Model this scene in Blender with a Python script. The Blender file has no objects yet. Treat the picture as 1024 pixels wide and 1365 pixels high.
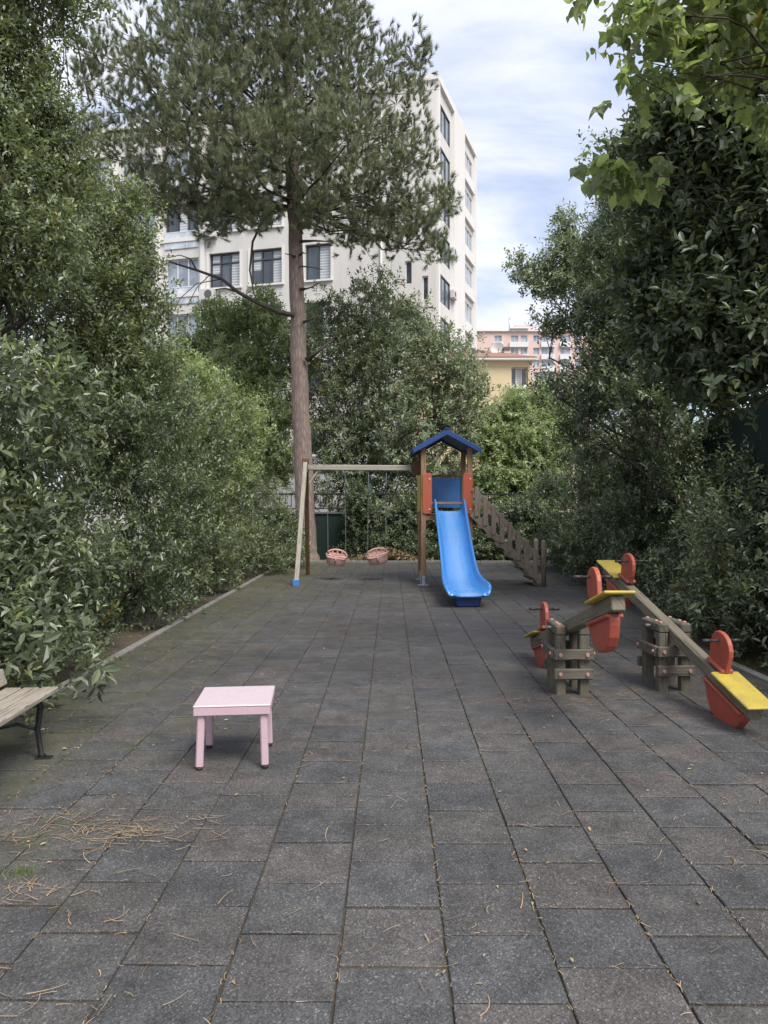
import bpy, math, random
import numpy as np
from mathutils import Vector, Matrix

random.seed(7)
R = math.radians
sc = bpy.context.scene
COL = sc.collection
F, H, HX, HY = 950.0, 1.75, 512.0, 676.0      # focal length in photo pixels, eye height, horizon point


def at(px, py, Y):
    """point in metres, at distance Y, that the photograph shows at pixel px, py"""
    return Vector(((px - HX) * Y / F, Y, H + (HY - py) * Y / F))


# ------------------------------------------------------------------ mesh builder
class MB:
    def __init__(self):
        self.v, self.f, self.uv, self.mi, self.sm = [], [], [], [], []

    def face(self, idx, uvs=None, m=0, smooth=False):
        self.f.append(tuple(idx)); self.mi.append(m); self.sm.append(smooth)
        self.uv.append(uvs if uvs else [(self.v[i][0], self.v[i][2]) for i in idx])

    def box(self, c, s, rot=None, m=0, bev=0.0, off=None):
        """box of size s centred at c; uv runs along its longest side; chamfered by bev"""
        hx, hy, hz = s[0] / 2, s[1] / 2, s[2] / 2
        ax = max(range(3), key=lambda i: s[i])
        du = random.random() * 9; dv = random.random() * 9
        b = min(bev, 0.45 * min(s))
        M = rot if rot is not None else Matrix.Identity(3)
        c = Vector(c)
        base = len(self.v)

        def add(p):
            self.v.append(tuple(c + M @ Vector(p))); return len(self.v) - 1

        def uvp(p):
            o = [i for i in range(3) if i != ax]
            return (p[ax] + du, p[o[0]] + 0.7 * p[o[1]] + dv)
        h = (hx, hy, hz)
        if b <= 0:
            P = [(x, y, z) for x in (-hx, hx) for y in (-hy, hy) for z in (-hz, hz)]
            for p in P: add(p)
            for q in ((0, 1, 3, 2), (4, 6, 7, 5), (0, 4, 5, 1), (2, 3, 7, 6), (0, 2, 6, 4), (1, 5, 7, 3)):
                self.face([base + i for i in q], [uvp(P[i]) for i in q], m)
            return
        P = []; ix = {}
        for sx in (-1, 1):
            for sy in (-1, 1):
                for sz in (-1, 1):
                    for a in range(3):
                        p = [sx * (h[0] - b), sy * (h[1] - b), sz * (h[2] - b)]
                        sg = (sx, sy, sz)
                        p[a] = sg[a] * h[a]
                        ix[(sx, sy, sz, a)] = len(P); P.append(tuple(p)); add(p)

        def fc(keys):
            idx = [ix[k] for k in keys]
            self.face([base + i for i in idx], [uvp(P[i]) for i in idx], m)
        for a in range(3):
            o1, o2 = [i for i in range(3) if i != a]
            for s1 in (-1, 1):
                ks = []
                for (p, q) in ((-1, -1), (1, -1), (1, 1), (-1, 1)):
                    sg = [0, 0, 0]; sg[a] = s1; sg[o1] = p; sg[o2] = q
                    ks.append((sg[0], sg[1], sg[2], a))
                fc(ks if (s1 > 0) == (a != 1) else ks[::-1])
        for a in range(3):           # edges along axis a
            o1, o2 = [i for i in range(3) if i != a]
            for p in (-1, 1):
                for q in (-1, 1):
                    k = []
                    for (t, w) in ((-1, o1), (1, o1), (1, o2), (-1, o2)):
                        sg = [0, 0, 0]; sg[a] = t; sg[o1] = p; sg[o2] = q
                        k.append((sg[0], sg[1], sg[2], w))
                    fc(k)
        for sx in (-1, 1):
            for sy in (-1, 1):
                for sz in (-1, 1):
                    fc([(sx, sy, sz, 0), (sx, sy, sz, 1), (sx, sy, sz, 2)])

    def bar(self, a, b, w, h, m=0, bev=0.0, up=(0, 0, 1)):
        a, b = Vector(a), Vector(b)
        d = (b - a); L = d.length; d.normalize()
        up = Vector(up)
        if abs(d.dot(up)) > 0.98: up = Vector((0, 1, 0))
        s = d.cross(up).normalized(); u = s.cross(d).normalized()
        M = Matrix((s, d, u)).transposed()
        self.box((a + b) / 2, (w, L, h), M, m, bev)

    def tube(self, pts, rad, n=8, m=0, cap=True, smooth=True):
        pts = [Vector(p) for p in pts]
        if not hasattr(rad, '__len__'): rad = [rad] * len(pts)
        base = len(self.v); L = 0
        ref = Vector((0.13, 0.31, 0.94)); Ls = []
        for i, p in enumerate(pts):
            d = (pts[min(i + 1, len(pts) - 1)] - pts[max(i - 1, 0)]).normalized()
            s = d.cross(ref)
            if s.length < 0.15: s = d.cross(Vector((1, 0.2, 0)))
            s.normalize(); u = s.cross(d)
            if i: L += (p - pts[i - 1]).length
            Ls.append(L)
            for k in range(n):
                a = 2 * math.pi * k / n
                self.v.append(tuple(p + (s * math.cos(a) + u * math.sin(a)) * rad[i]))
        for i in range(len(pts) - 1):
            for k in range(n):
                k2 = (k + 1) % n
                q = (base + i * n + k, base + i * n + k2, base + (i + 1) * n + k2, base + (i + 1) * n + k)
                c = 2 * math.pi * max(rad[i], 1e-3)
                self.face(q, [(Ls[i], c * k / n), (Ls[i], c * (k + 1) / n), (Ls[i + 1], c * (k + 1) / n), (Ls[i + 1], c * k / n)], m, smooth)
        if cap:
            self.face([base + k for k in range(n)][::-1], None, m)
            e = base + (len(pts) - 1) * n
            self.face([e + k for k in range(n)], None, m)

    def prism(self, poly, o, ex, ey, ez, t, m=0):
        """polygon in the plane ex,ey around o, thickness t along ez (centred)"""
        o, ex, ey, ez = map(Vector, (o, ex, ey, ez))
        n = len(poly); base = len(self.v)
        for s in (-0.5, 0.5):
            for (a, b) in poly:
                self.v.append(tuple(o + ex * a + ey * b + ez * (t * s)))
        self.face([base + i for i in range(n)][::-1], [poly[i] for i in range(n)][::-1], m)
        self.face([base + n + i for i in range(n)], [poly[i] for i in range(n)], m)
        for i in range(n):
            j = (i + 1) % n
            self.face((base + i, base + j, base + n + j, base + n + i), None, m)

    def build(self, name, mats, parent=None, loc=None, bevel=0.0):
        me = bpy.data.meshes.new(name)
        me.from_pydata(self.v, [], self.f)
        if not isinstance(mats, (list, tuple)): mats = [mats]
        for mm in mats: me.materials.append(mm)
        me.polygons.foreach_set('material_index', self.mi)
        me.polygons.foreach_set('use_smooth', self.sm)
        uvl = me.uv_layers.new(name='UVMap')
        flat = [c for u in self.uv for p in u for c in p]
        uvl.data.foreach_set('uv', flat)
        import bmesh
        bm = bmesh.new(); bm.from_mesh(me)
        bmesh.ops.recalc_face_normals(bm, faces=bm.faces)
        bm.to_mesh(me); bm.free()
        me.update()
        o = bpy.data.objects.new(name, me); COL.objects.link(o)
        if parent is not None: o.parent = parent
        if loc is not None: o.location = loc
        if bevel:
            bv = o.modifiers.new('edge', 'BEVEL'); bv.width = bevel; bv.segments = 2; bv.limit_method = 'ANGLE'
        return o


def tag(o, label=None, cat=None, group=None, kind=None):
    if label: o['label'] = label
    if cat: o['category'] = cat
    if group: o['group'] = group
    if kind: o['kind'] = kind
    return o


def thing(name, label, cat, loc=(0, 0, 0), rz=0, group=None):
    o = bpy.data.objects.new(name, None); COL.objects.link(o)
    o.location = loc; o.rotation_euler = (0, 0, rz); o.empty_display_size = 0.2
    return tag(o, label, cat, group)


def copy_tree(o, parent=None):
    c = o.copy(); COL.objects.link(c)
    if parent is not None: c.parent = parent
    for ch in list(o.children): copy_tree(ch, c)
    return c


# ------------------------------------------------------------------ materials
def newmat(name):
    m = bpy.data.materials.new(name); m.use_nodes = True
    nt = m.node_tree; nt.nodes.clear()
    out = nt.nodes.new('ShaderNodeOutputMaterial')
    p = nt.nodes.new('ShaderNodeBsdfPrincipled')
    nt.links.new(p.outputs[0], out.inputs[0])
    return m, nt, p, out


def N(nt, t, **kw):
    n = nt.nodes.new(t)
    for k, v in kw.items():
        if hasattr(n, k) and not k.startswith('i_'): setattr(n, k, v)
    return n


def noise(nt, vec, scale, detail=4, rough=0.6):
    n = nt.nodes.new('ShaderNodeTexNoise'); n.inputs['Scale'].default_value = scale
    n.inputs['Detail'].default_value = detail; n.inputs['Roughness'].default_value = rough
    if vec is not None: nt.links.new(vec, n.inputs['Vector'])
    return n


def ramp(nt, fac, stops):
    r = nt.nodes.new('ShaderNodeValToRGB')
    e = r.color_ramp.elements
    while len(e) < len(stops): e.new(0.5)
    for el, (p, c) in zip(e, stops):
        el.position = p; el.color = (*c, 1) if len(c) == 3 else c
    nt.links.new(fac, r.inputs[0])
    return r


def mixc(nt, fac, a, b, mode='MIX'):
    m = nt.nodes.new('ShaderNodeMix'); m.data_type = 'RGBA'; m.blend_type = mode
    for sock, val in ((m.inputs[0], fac), (m.inputs[6], a), (m.inputs[7], b)):
        if isinstance(val, (int, float)): sock.default_value = val
        elif isinstance(val, (tuple, list)): sock.default_value = (*val[:3], 1)
        else: nt.links.new(val, sock)
    return m.outputs[2]


def math_(nt, op, a, b=None, clamp=False):
    m = nt.nodes.new('ShaderNodeMath'); m.operation = op; m.use_clamp = clamp
    for s, v in ((m.inputs[0], a), (m.inputs[1], b)):
        if v is None: continue
        if isinstance(v, (int, float)): s.default_value = v
        else: nt.links.new(v, s)
    return m.outputs[0]


def bump(nt, p, h, strength=0.3, dist=0.01):
    b = nt.nodes.new('ShaderNodeBump'); b.inputs['Strength'].default_value = strength; b.inputs['Distance'].default_value = dist
    nt.links.new(h, b.inputs['Height']); nt.links.new(b.outputs[0], p.inputs['Normal'])


def coord(nt, which='Object', scale=None):
    t = nt.nodes.new('ShaderNodeTexCoord')
    if scale is None: return t.outputs[which]
    mp = nt.nodes.new('ShaderNodeMapping'); mp.inputs['Scale'].default_value = scale
    nt.links.new(t.outputs[which], mp.inputs['Vector'])
    return mp.outputs[0]


def m_paint(name, col, rough=0.45, dirt=0.35, dirtcol=(0.12, 0.10, 0.08), scale=6, spec=0.5, chips=0.0, chipcol=(0.2, 0.15, 0.1)):
    m, nt, p, _ = newmat(name)
    c = coord(nt)
    n1 = noise(nt, c, scale, 5, 0.65)
    f = ramp(nt, n1.outputs[0], [(0.42, (0, 0, 0)), (0.78, (1, 1, 1))])
    colr = mixc(nt, math_(nt, 'MULTIPLY', f.outputs[0], dirt), col, dirtcol)
    n2 = noise(nt, c, scale * 7, 3)
    colr = mixc(nt, 0.25, colr, mixc(nt, n2.outputs[0], tuple(x * 0.55 for x in col), tuple(min(1, x * 1.25) for x in col)))
    if chips:
        n3 = noise(nt, c, scale * 3.3, 6, 0.7)
        g = ramp(nt, n3.outputs[0], [(0.66 - chips, (0, 0, 0)), (0.69 - chips, (1, 1, 1))])
        colr = mixc(nt, g.outputs[0], colr, chipcol)
    nt.links.new(colr, p.inputs['Base Color'])
    rr = ramp(nt, n1.outputs[0], [(0.3, (rough * 0.8,) * 3), (0.8, (min(1, rough * 1.5),) * 3)])
    nt.links.new(rr.outputs[0], p.inputs['Roughness'])
    p.inputs['Specular IOR Level'].default_value = spec
    bump(nt, p, n2.outputs[0], 0.12, 0.003)
    return m


def m_wood(name, c1, c2, grey=0.4, greycol=(0.24, 0.23, 0.20), moss=0.0):
    m, nt, p, _ = newmat(name)
    uv = coord(nt, 'UV', (1.6, 26, 1))
    n1 = noise(nt, uv, 2.2, 6, 0.7); n1.inputs['Distortion'].default_value = 0.6
    r = ramp(nt, n1.outputs[0], [(0.28, c1), (0.5, tuple((a + b) / 2 for a, b in zip(c1, c2))), (0.72, c2)])
    o = coord(nt, 'Object')
    n2 = noise(nt, o, 5, 4)
    g = ramp(nt, n2.outputs[0], [(0.35, (0, 0, 0)), (0.7, (1, 1, 1))])
    colr = mixc(nt, math_(nt, 'MULTIPLY', g.outputs[0], grey), r.outputs[0], greycol)
    uv2 = coord(nt, 'UV', (0.5, 22, 1))
    n3 = noise(nt, uv2, 3.1, 3, 0.8)
    ck = ramp(nt, n3.outputs[0], [(0.36, (0.12, 0.12, 0.12)), (0.43, (1, 1, 1))])
    colr = mixc(nt, 0.85, colr, mixc(nt, 1.0, colr, ck.outputs[0], 'MULTIPLY'))
    if moss:
        n4 = noise(nt, o, 3.1, 6, 0.7)
        mm = ramp(nt, n4.outputs[0], [(0.52, (0, 0, 0)), (0.75, (moss,) * 3)])
        colr = mixc(nt, mm.outputs[0], colr, (0.10, 0.11, 0.045))
    nt.links.new(colr, p.inputs['Base Color'])
    p.inputs['Roughness'].default_value = 0.78; p.inputs['Specular IOR Level'].default_value = 0.3
    hh = mixc(nt, 0.5, n1.outputs[0], ck.outputs[0])
    bump(nt, p, hh, 0.55, 0.004)
    return m


def m_leaf(name, dark, mid, new, rough=0.42, trans=0.28, spec=0.5):
    rough *= .95; spec = min(1, spec * 1.2)
    m, nt, p, out = newmat(name)
    a = N(nt, 'ShaderNodeAttribute'); a.attribute_name = 'rnd'
    t = N(nt, 'ShaderNodeAttribute'); t.attribute_name = 'tip'
    r = ramp(nt, a.outputs['Fac'], [(0.0, dark), (0.55, mid), (0.95, tuple(x * 1.7 for x in mid)), (1.0, (0.14, 0.12, 0.035))])
    colr = mixc(nt, t.outputs['Fac'], r.outputs[0], new)
    nt.links.new(colr, p.inputs['Base Color'])
    p.inputs['Roughness'].default_value = rough; p.inputs['Specular IOR Level'].default_value = spec
    tr = nt.nodes.new('ShaderNodeBsdfTranslucent')
    nt.links.new(mixc(nt, 1.0, colr, (1.6, 1.7, 1.0), 'MULTIPLY'), tr.inputs['Color'])
    ms = nt.nodes.new('ShaderNodeMixShader'); ms.inputs[0].default_value = trans
    nt.links.new(p.outputs[0], ms.inputs[1]); nt.links.new(tr.outputs[0], ms.inputs[2])
    nt.links.new(ms.outputs[0], out.inputs[0])
    return m


def m_bark(name, c1, c2, sc_=1.0, plates=True):
    m, nt, p, _ = newmat(name)
    c = coord(nt, 'Object', (9 * sc_, 9 * sc_, 1.9 * sc_))
    n0 = noise(nt, c, 1.2, 4)
    v = nt.nodes.new('ShaderNodeTexVoronoi'); v.feature = 'DISTANCE_TO_EDGE'; v.inputs['Scale'].default_value = 1.5
    nt.links.new(mixc(nt, 0.5, c, n0.outputs['Color']), v.inputs['Vector'])
    r = ramp(nt, v.outputs['Distance'], [(0.0, tuple(x * 0.3 for x in c1)), (0.12, c1), (0.5, c2)])
    n = noise(nt, c, 4, 6, 0.7)
    colr = mixc(nt, 0.5, r.outputs[0], mixc(nt, n.outputs[0], tuple(x * 0.5 for x in c1), tuple(x * 1.5 for x in c2)))
    nt.links.new(colr, p.inputs['Base Color']); p.inputs['Roughness'].default_value = 0.9
    p.inputs['Specular IOR Level'].default_value = 0.2
    hh = mixc(nt, 0.4, r.outputs[0], n.outputs[0])
    bump(nt, p, hh, 0.9, 0.03)
    return m


def m_wall(name, col, stain=(0.45, 0.42, 0.37), rough=0.85, amt=0.5, sz=0.6):
    m, nt, p, _ = newmat(name)
    c = coord(nt, 'Object', (1.3 * sz, 1.3 * sz, 0.16 * sz))
    n1 = noise(nt, c, 1.6, 6, 0.7)
    f = ramp(nt, n1.outputs[0], [(0.45, (0, 0, 0)), (0.8, (1, 1, 1))])
    n2 = noise(nt, coord(nt), 0.5, 4)
    colr = mixc(nt, math_(nt, 'MULTIPLY', f.outputs[0], amt), col, stain)
    colr = mixc(nt, 0.3, colr, mixc(nt, n2.outputs[0], tuple(x * 0.75 for x in col), tuple(min(0.9, x * 1.1) for x in col)))
    nt.links.new(colr, p.inputs['Base Color']); p.inputs['Roughness'].default_value = rough
    p.inputs['Specular IOR Level'].default_value = 0.25
    n3 = noise(nt, coord(nt), 14, 4)
    bump(nt, p, n3.outputs[0], 0.15, 0.01)
    return m


def m_glass(name, col=(0.05, 0.065, 0.08), rough=0.06):
    m, nt, p, _ = newmat(name)
    n = noise(nt, coord(nt), 0.9, 2)
    r = ramp(nt, n.outputs[0], [(0.35, tuple(x * 0.6 for x in col)), (0.7, tuple(x * 1.5 for x in col))])
    nt.links.new(r.outputs[0], p.inputs['Base Color'])
    p.inputs['Roughness'].default_value = rough; p.inputs['Specular IOR Level'].default_value = 0.9
    bump(nt, p, n.outputs[0], 0.05, 0.05)
    return m


def m_blind(name, col, freq):
    m, nt, p, _ = newmat(name)
    w = nt.nodes.new('ShaderNodeTexWave'); w.bands_direction = 'Z'; w.inputs['Scale'].default_value = freq
    nt.links.new(coord(nt), w.inputs['Vector'])
    nt.links.new(mixc(nt, w.outputs['Fac'], tuple(x * 0.55 for x in col), col), p.inputs['Base Color'])
    p.inputs['Roughness'].default_value = 0.25
    return m


def m_plain(name, col, rough=0.5, metal=0.0, var=0.2, scale=20):
    m, nt, p, _ = newmat(name)
    n = noise(nt, coord(nt), scale, 4)
    nt.links.new(mixc(nt, n.outputs[0], tuple(x * (1 - var) for x in col), tuple(min(1, x * (1 + var)) for x in col)), p.inputs['Base Color'])
    p.inputs['Roughness'].default_value = rough; p.inputs['Metallic'].default_value = metal
    bump(nt, p, n.outputs[0], 0.1, 0.003)
    return m


def m_ground_tile():
    m, nt, p, _ = newmat('rubber_tile')
    a = N(nt, 'ShaderNodeAttribute'); a.attribute_name = 'rnd'
    o = coord(nt, 'Object')
    base = ramp(nt, a.outputs['Fac'], [(0.0, (0.082, 0.083, 0.085)), (0.30, (0.090, 0.090, 0.091)), (0.48, (0.097, 0.095, 0.092)),
                                       (0.55, (0.099, 0.093, 0.090)), (0.85, (0.110, 0.099, 0.095)), (1.0, (0.090, 0.086, 0.083))])
    # rubber crumb: fine granules, dark pits and pale flecks
    v = nt.nodes.new('ShaderNodeTexVoronoi'); v.inputs['Scale'].default_value = 150; nt.links.new(o, v.inputs['Vector'])
    fl = ramp(nt, v.outputs['Color'], [(0.0, (0.22, 0.22, 0.22)), (0.45, (0.75, 0.75, 0.75)), (0.8, (1.3, 1.3, 1.3)), (0.96, (2.9, 2.8, 2.7))])
    colr = mixc(nt, 0.75, base.outputs[0], mixc(nt, 1.0, base.outputs[0], fl.outputs[0], 'MULTIPLY'))
    n1 = noise(nt, o, 5, 6, 0.65)
    dn = ramp(nt, n1.outputs[0], [(0.3, (0.66, 0.66, 0.66)), (0.7, (1.22, 1.21, 1.19))])
    colr = mixc(nt, 1.0, colr, dn.outputs[0], 'MULTIPLY')
    n5 = noise(nt, o, 0.55, 4, 0.6)
    dn2 = ramp(nt, n5.outputs[0], [(0.3, (0.70, 0.69, 0.67)), (0.65, (1.12, 1.12, 1.12))])
    colr = mixc(nt, 1.0, colr, dn2.outputs[0], 'MULTIPLY')
    # moss and dust film, thicker towards the planted edges and the far end
    sx = nt.nodes.new('ShaderNodeSeparateXYZ'); nt.links.new(o, sx.inputs[0])
    edge = math_(nt, 'MULTIPLY', math_(nt, 'SUBTRACT', -.9, sx.outputs[0]), 0.24, True)
    far = math_(nt, 'MULTIPLY', math_(nt, 'SUBTRACT', sx.outputs[1], 9.0), 0.02, True)
    near = math_(nt, 'ADD', edge, far)
    n2 = noise(nt, o, 2.3, 7, 0.72)
    mf = math_(nt, 'ADD', n2.outputs[0], math_(nt, 'MULTIPLY', near, 0.55))
    mo = ramp(nt, mf, [(0.60, (0, 0, 0)), (0.86, (0.62, 0.62, 0.62))])
    n3 = noise(nt, o, 30, 4)
    mosc = mixc(nt, n3.outputs[0], (0.045, 0.050, 0.020), (0.125, 0.120, 0.055))
    colr = mixc(nt, mo.outputs[0], colr, mosc)
    nt.links.new(colr, p.inputs['Base Color'])
    rr = ramp(nt, n1.outputs[0], [(0.3, (0.55,) * 3), (0.7, (0.8,) * 3)])
    nt.links.new(rr.outputs[0], p.inputs['Roughness']); p.inputs['Specular IOR Level'].default_value = 0.4
    bump(nt, p, v.outputs['Distance'], 0.55, 0.004)
    return m


def m_soil(name, c1, c2, scale=8):
    m, nt, p, _ = newmat(name)
    o = coord(nt)
    n = noise(nt, o, scale, 8, 0.75)
    n2 = noise(nt, o, scale * 9, 3)
    r = ramp(nt, n.outputs[0], [(0.3, c1), (0.7, c2)])
    colr = mixc(nt, 0.35, r.outputs[0], mixc(nt, n2.outputs[0], (0.02, 0.016, 0.012), (0.2, 0.16, 0.11)))
    nt.links.new(colr, p.inputs['Base Color']); p.inputs['Roughness'].default_value = 0.95
    bump(nt, p, n.outputs[0], 0.8, 0.03)
    return m


M = {}
M['seesaw_wood'] = m_wood('weathered_beam', (0.11, 0.092, 0.062), (0.265, 0.23, 0.165), 0.5, (0.20, 0.19, 0.155), moss=0.4)
M['post_grey'] = m_wood('weathered_post', (0.075, 0.064, 0.046), (0.185, 0.162, 0.122), 0.5, (0.145, 0.138, 0.118), moss=0.5)
M['tower_wood'] = m_wood('stained_pine', (0.21, 0.115, 0.058), (0.42, 0.26, 0.15), 0.35, (0.34, 0.265, 0.20))
M['stair_wood'] = m_wood('stair_boards', (0.18, 0.138, 0.096), (0.36, 0.29, 0.215), 0.45, (0.32, 0.28, 0.235))
M['swing_wood'] = m_wood('bleached_beam', (0.25, 0.22, 0.17), (0.46, 0.42, 0.35), 0.4, (0.42, 0.40, 0.36))
M['brown_wood'] = m_wood('brown_stained', (0.09, 0.045, 0.02), (0.22, 0.12, 0.055), 0.15)
M['bench_wood'] = m_wood('bench_slats', (0.20, 0.165, 0.12), (0.42, 0.365, 0.29), 0.5, (0.36, 0.34, 0.31), moss=0.15)
M['dark_wood'] = m_wood('dark_tread', (0.03, 0.024, 0.018), (0.08, 0.065, 0.05), 0.2)
M['red'] = m_paint('red_plastic_board', (0.42, 0.085, 0.050), 0.48, 0.7, (0.22, 0.11, 0.085), 8, chips=.02, chipcol=(0.52, 0.26, 0.19))
M['tower_red'] = m_paint('orange_red_board', (0.50, 0.115, 0.058), 0.42, 0.25, (0.28, 0.10, 0.06), 5)
M['yellow'] = m_paint('yellow_board', (0.55, 0.42, 0.065), 0.5, 0.8, (0.24, 0.20, 0.085), 9, chips=.025, chipcol=(0.30, 0.25, 0.13))
M['panel_blue'] = m_paint('blue_board', (0.085, 0.28, 0.72), 0.38, 0.3, (0.03, 0.09, 0.25), 4)
M['roof_blue'] = m_paint('dark_blue_roof', (0.022, 0.070, 0.23), 0.4, 0.3, (0.05, 0.07, 0.12), 5)
M['slide_blue'] = m_paint('slide_plastic', (0.028, 0.20, 0.68), 0.24, 0.35, (0.10, 0.25, 0.55), 3, spec=0.6)
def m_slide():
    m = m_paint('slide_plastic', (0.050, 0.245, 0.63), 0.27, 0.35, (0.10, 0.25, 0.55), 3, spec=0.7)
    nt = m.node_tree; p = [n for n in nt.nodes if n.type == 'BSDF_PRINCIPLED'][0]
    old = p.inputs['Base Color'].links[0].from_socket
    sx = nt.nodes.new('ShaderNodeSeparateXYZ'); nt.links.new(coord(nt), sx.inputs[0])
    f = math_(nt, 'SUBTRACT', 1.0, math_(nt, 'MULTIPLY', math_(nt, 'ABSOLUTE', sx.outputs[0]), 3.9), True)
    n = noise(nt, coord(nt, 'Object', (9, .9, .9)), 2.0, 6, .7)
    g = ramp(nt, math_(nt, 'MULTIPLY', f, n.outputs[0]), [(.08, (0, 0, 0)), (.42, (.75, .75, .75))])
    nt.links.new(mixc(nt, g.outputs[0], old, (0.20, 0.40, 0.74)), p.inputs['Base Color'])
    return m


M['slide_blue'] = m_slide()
M['pedestal_blue'] = m_paint('pedestal_plastic', (0.012, 0.045, 0.17), 0.5, 0.4, (0.03, 0.04, 0.07), 6)
M['pink'] = m_paint('pink_plastic', (0.55, 0.39, 0.43), 0.45, 0.8, (0.50, 0.33, 0.36), 11)
M['pink_top'] = m_paint('pink_top_plastic', (0.60, 0.49, 0.52), 0.42, 0.8, (0.45, 0.36, 0.37), 11, chips=.0)
M['coral'] = m_paint('faded_coral_plastic', (0.64, 0.40, 0.36), 0.5, 0.5, (0.55, 0.36, 0.32), 8)
M['black_rubber'] = m_plain('black_rubber', (0.02, 0.02, 0.02), 0.7)
M['black_metal'] = m_plain('black_iron', (0.018, 0.018, 0.02), 0.45, 0.2)
M['grip'] = m_plain('handle_grip', (0.03, 0.03, 0.032), 0.5)
M['steel'] = m_plain('grey_steel', (0.35, 0.35, 0.36), 0.4, 0.9)
M['chain'] = m_plain('dull_chain', (0.22, 0.215, 0.20), 0.55, 0.4)
M['rope_blue'] = m_plain('blue_sleeve', (0.10, 0.14, 0.19), 0.6)
M['bolt'] = m_plain('pink_bolt_cap', (0.50, 0.26, 0.21), 0.5, 0.1, 0.3)
M['bracket'] = m_paint('peeling_bracket', (0.50, 0.55, 0.60), 0.5, 0.8, (0.12, 0.13, 0.15), 14, chips=0.12, chipcol=(0.06, 0.10, 0.22))
M['foot_blue'] = m_paint('blue_foot', (0.05, 0.22, 0.62), 0.45, 0.4, (0.2, 0.25, 0.3), 14)
M['kerb'] = m_wall('kerb_concrete', (0.22, 0.215, 0.195), (0.09, 0.085, 0.06), 0.9, 0.8, 6)
M['tile'] = m_ground_tile()
M['joint'] = m_soil('joint_dirt', (0.018, 0.016, 0.010), (0.085, 0.070, 0.036), 7)
M['soil'] = m_soil('bed_soil', (0.035, 0.026, 0.018), (0.12, 0.090, 0.060), 5)
M['earth'] = m_soil('outer_ground', (0.08, 0.08, 0.07), (0.16, 0.15, 0.13), 0.4)
M['wall_white'] = m_wall('white_render', (0.67, 0.645, 0.605), (0.46, 0.435, 0.39), amt=0.65)
M['wall_trim'] = m_wall('trim_render', (0.76, 0.735, 0.695), (0.55, 0.525, 0.48), amt=0.35)
M['wall_yellow'] = m_wall('yellow_render', (0.64, 0.52, 0.33), (0.50, 0.41, 0.28), amt=0.35)
M['wall_pink'] = m_wall('pink_render', (0.68, 0.50, 0.44), (0.62, 0.51, 0.46), amt=0.4, sz=0.2)
M['wall_pale'] = m_wall('pale_render', (0.70, 0.69, 0.67), (0.55, 0.54, 0.52), amt=0.3)
M['wall_green'] = m_wall('green_sheeting', (0.014, 0.030, 0.023), (0.008, 0.016, 0.013), 0.7, 0.8, 3)
M['roof_tile'] = m_wall('roof_tiles', (0.30, 0.165, 0.125), (0.24, 0.16, 0.13), amt=0.6, sz=2)
M['glass'] = m_glass('window_glass', (0.055, 0.07, 0.085))
M['glass_pale'] = m_glass('pale_glass', (0.30, 0.35, 0.40), 0.12)
M['glass_mid'] = m_glass('reflecting_glass', (0.14, 0.17, 0.20), 0.1)
M['balcony_glass'] = m_glass('frosted_glass', (0.45, 0.50, 0.53), 0.2)
M['blind'] = m_blind('white_blind', (0.62, 0.65, 0.66), 2.2)
M['frame_dark'] = m_plain('dark_frame', (0.055, 0.06, 0.065), 0.5)
M['frame_white'] = m_plain('white_frame', (0.66, 0.66, 0.66), 0.4)
M['ac_white'] = m_plain('ac_casing', (0.60, 0.59, 0.56), 0.45)
M['ac_dark'] = m_plain('ac_fan', (0.10, 0.10, 0.10), 0.5)
M['pine_bark'] = m_bark('pine_bark', (0.14, 0.095, 0.076), (0.36, 0.285, 0.245), 1.7)
M['bark'] = m_bark('grey_bark', (0.045, 0.037, 0.030), (0.13, 0.11, 0.09), 2.2)
M['litter'] = m_leaf('dry_litter', (0.12, 0.080, 0.040), (0.28, 0.205, 0.115), (0.38, 0.31, 0.18), 0.8, 0.05, 0.2)
M['needle_litter'] = m_leaf('dry_needles', (0.13, 0.085, 0.045), (0.30, 0.20, 0.115), (0.42, 0.32, 0.19), 0.8, 0.0, 0.2)
M['weed'] = m_leaf('weed_blades', (0.035, 0.065, 0.012), (0.10, 0.15, 0.03), (0.16, 0.17, 0.05), 0.6, 0.3)
M['pine_needle'] = m_leaf('pine_needles', (0.066, 0.080, 0.044), (0.185, 0.208, 0.118), (0.25, 0.265, 0.13), 0.5, 0.14)
M['leaf_laurel'] = m_leaf('laurel_leaf', (0.050, 0.068, 0.042), (0.140, 0.168, 0.098), (0.28, 0.32, 0.10), 0.36, 0.25, 0.55)
M['leaf_dark'] = m_leaf('dark_leaf', (0.044, 0.062, 0.036), (0.110, 0.140, 0.077), (0.24, 0.29, 0.085), 0.36, 0.22, 0.55)
M['leaf_mid'] = m_leaf('mid_leaf', (0.060, 0.080, 0.044), (0.158, 0.185, 0.104), (0.29, 0.33, 0.10), 0.40, 0.30, 0.5)
M['leaf_olive'] = m_leaf('olive_leaf', (0.090, 0.110, 0.072), (0.205, 0.240, 0.150), (0.25, 0.30, 0.13), 0.42, 0.25, 0.5)
M['leaf_bright'] = m_leaf('bright_leaf', (0.140, 0.172, 0.090), (0.265, 0.315, 0.165), (0.33, 0.37, 0.16), 0.45, 0.35)
M['leaf_lime'] = m_leaf('lime_leaf', (0.105, 0.125, 0.062), (0.20, 0.238, 0.115), (0.32, 0.36, 0.14), 0.42, 0.58, 0.5)
M['leaf_conifer'] = m_leaf('conifer_leaf', (0.032, 0.065, 0.043), (0.080, 0.131, 0.087), (0.09, 0.12, 0.08), 0.5, 0.15)


# ------------------------------------------------------------------ foliage
def unit(a):
    return a / np.maximum(np.linalg.norm(a, axis=-1, keepdims=True), 1e-9)


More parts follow.
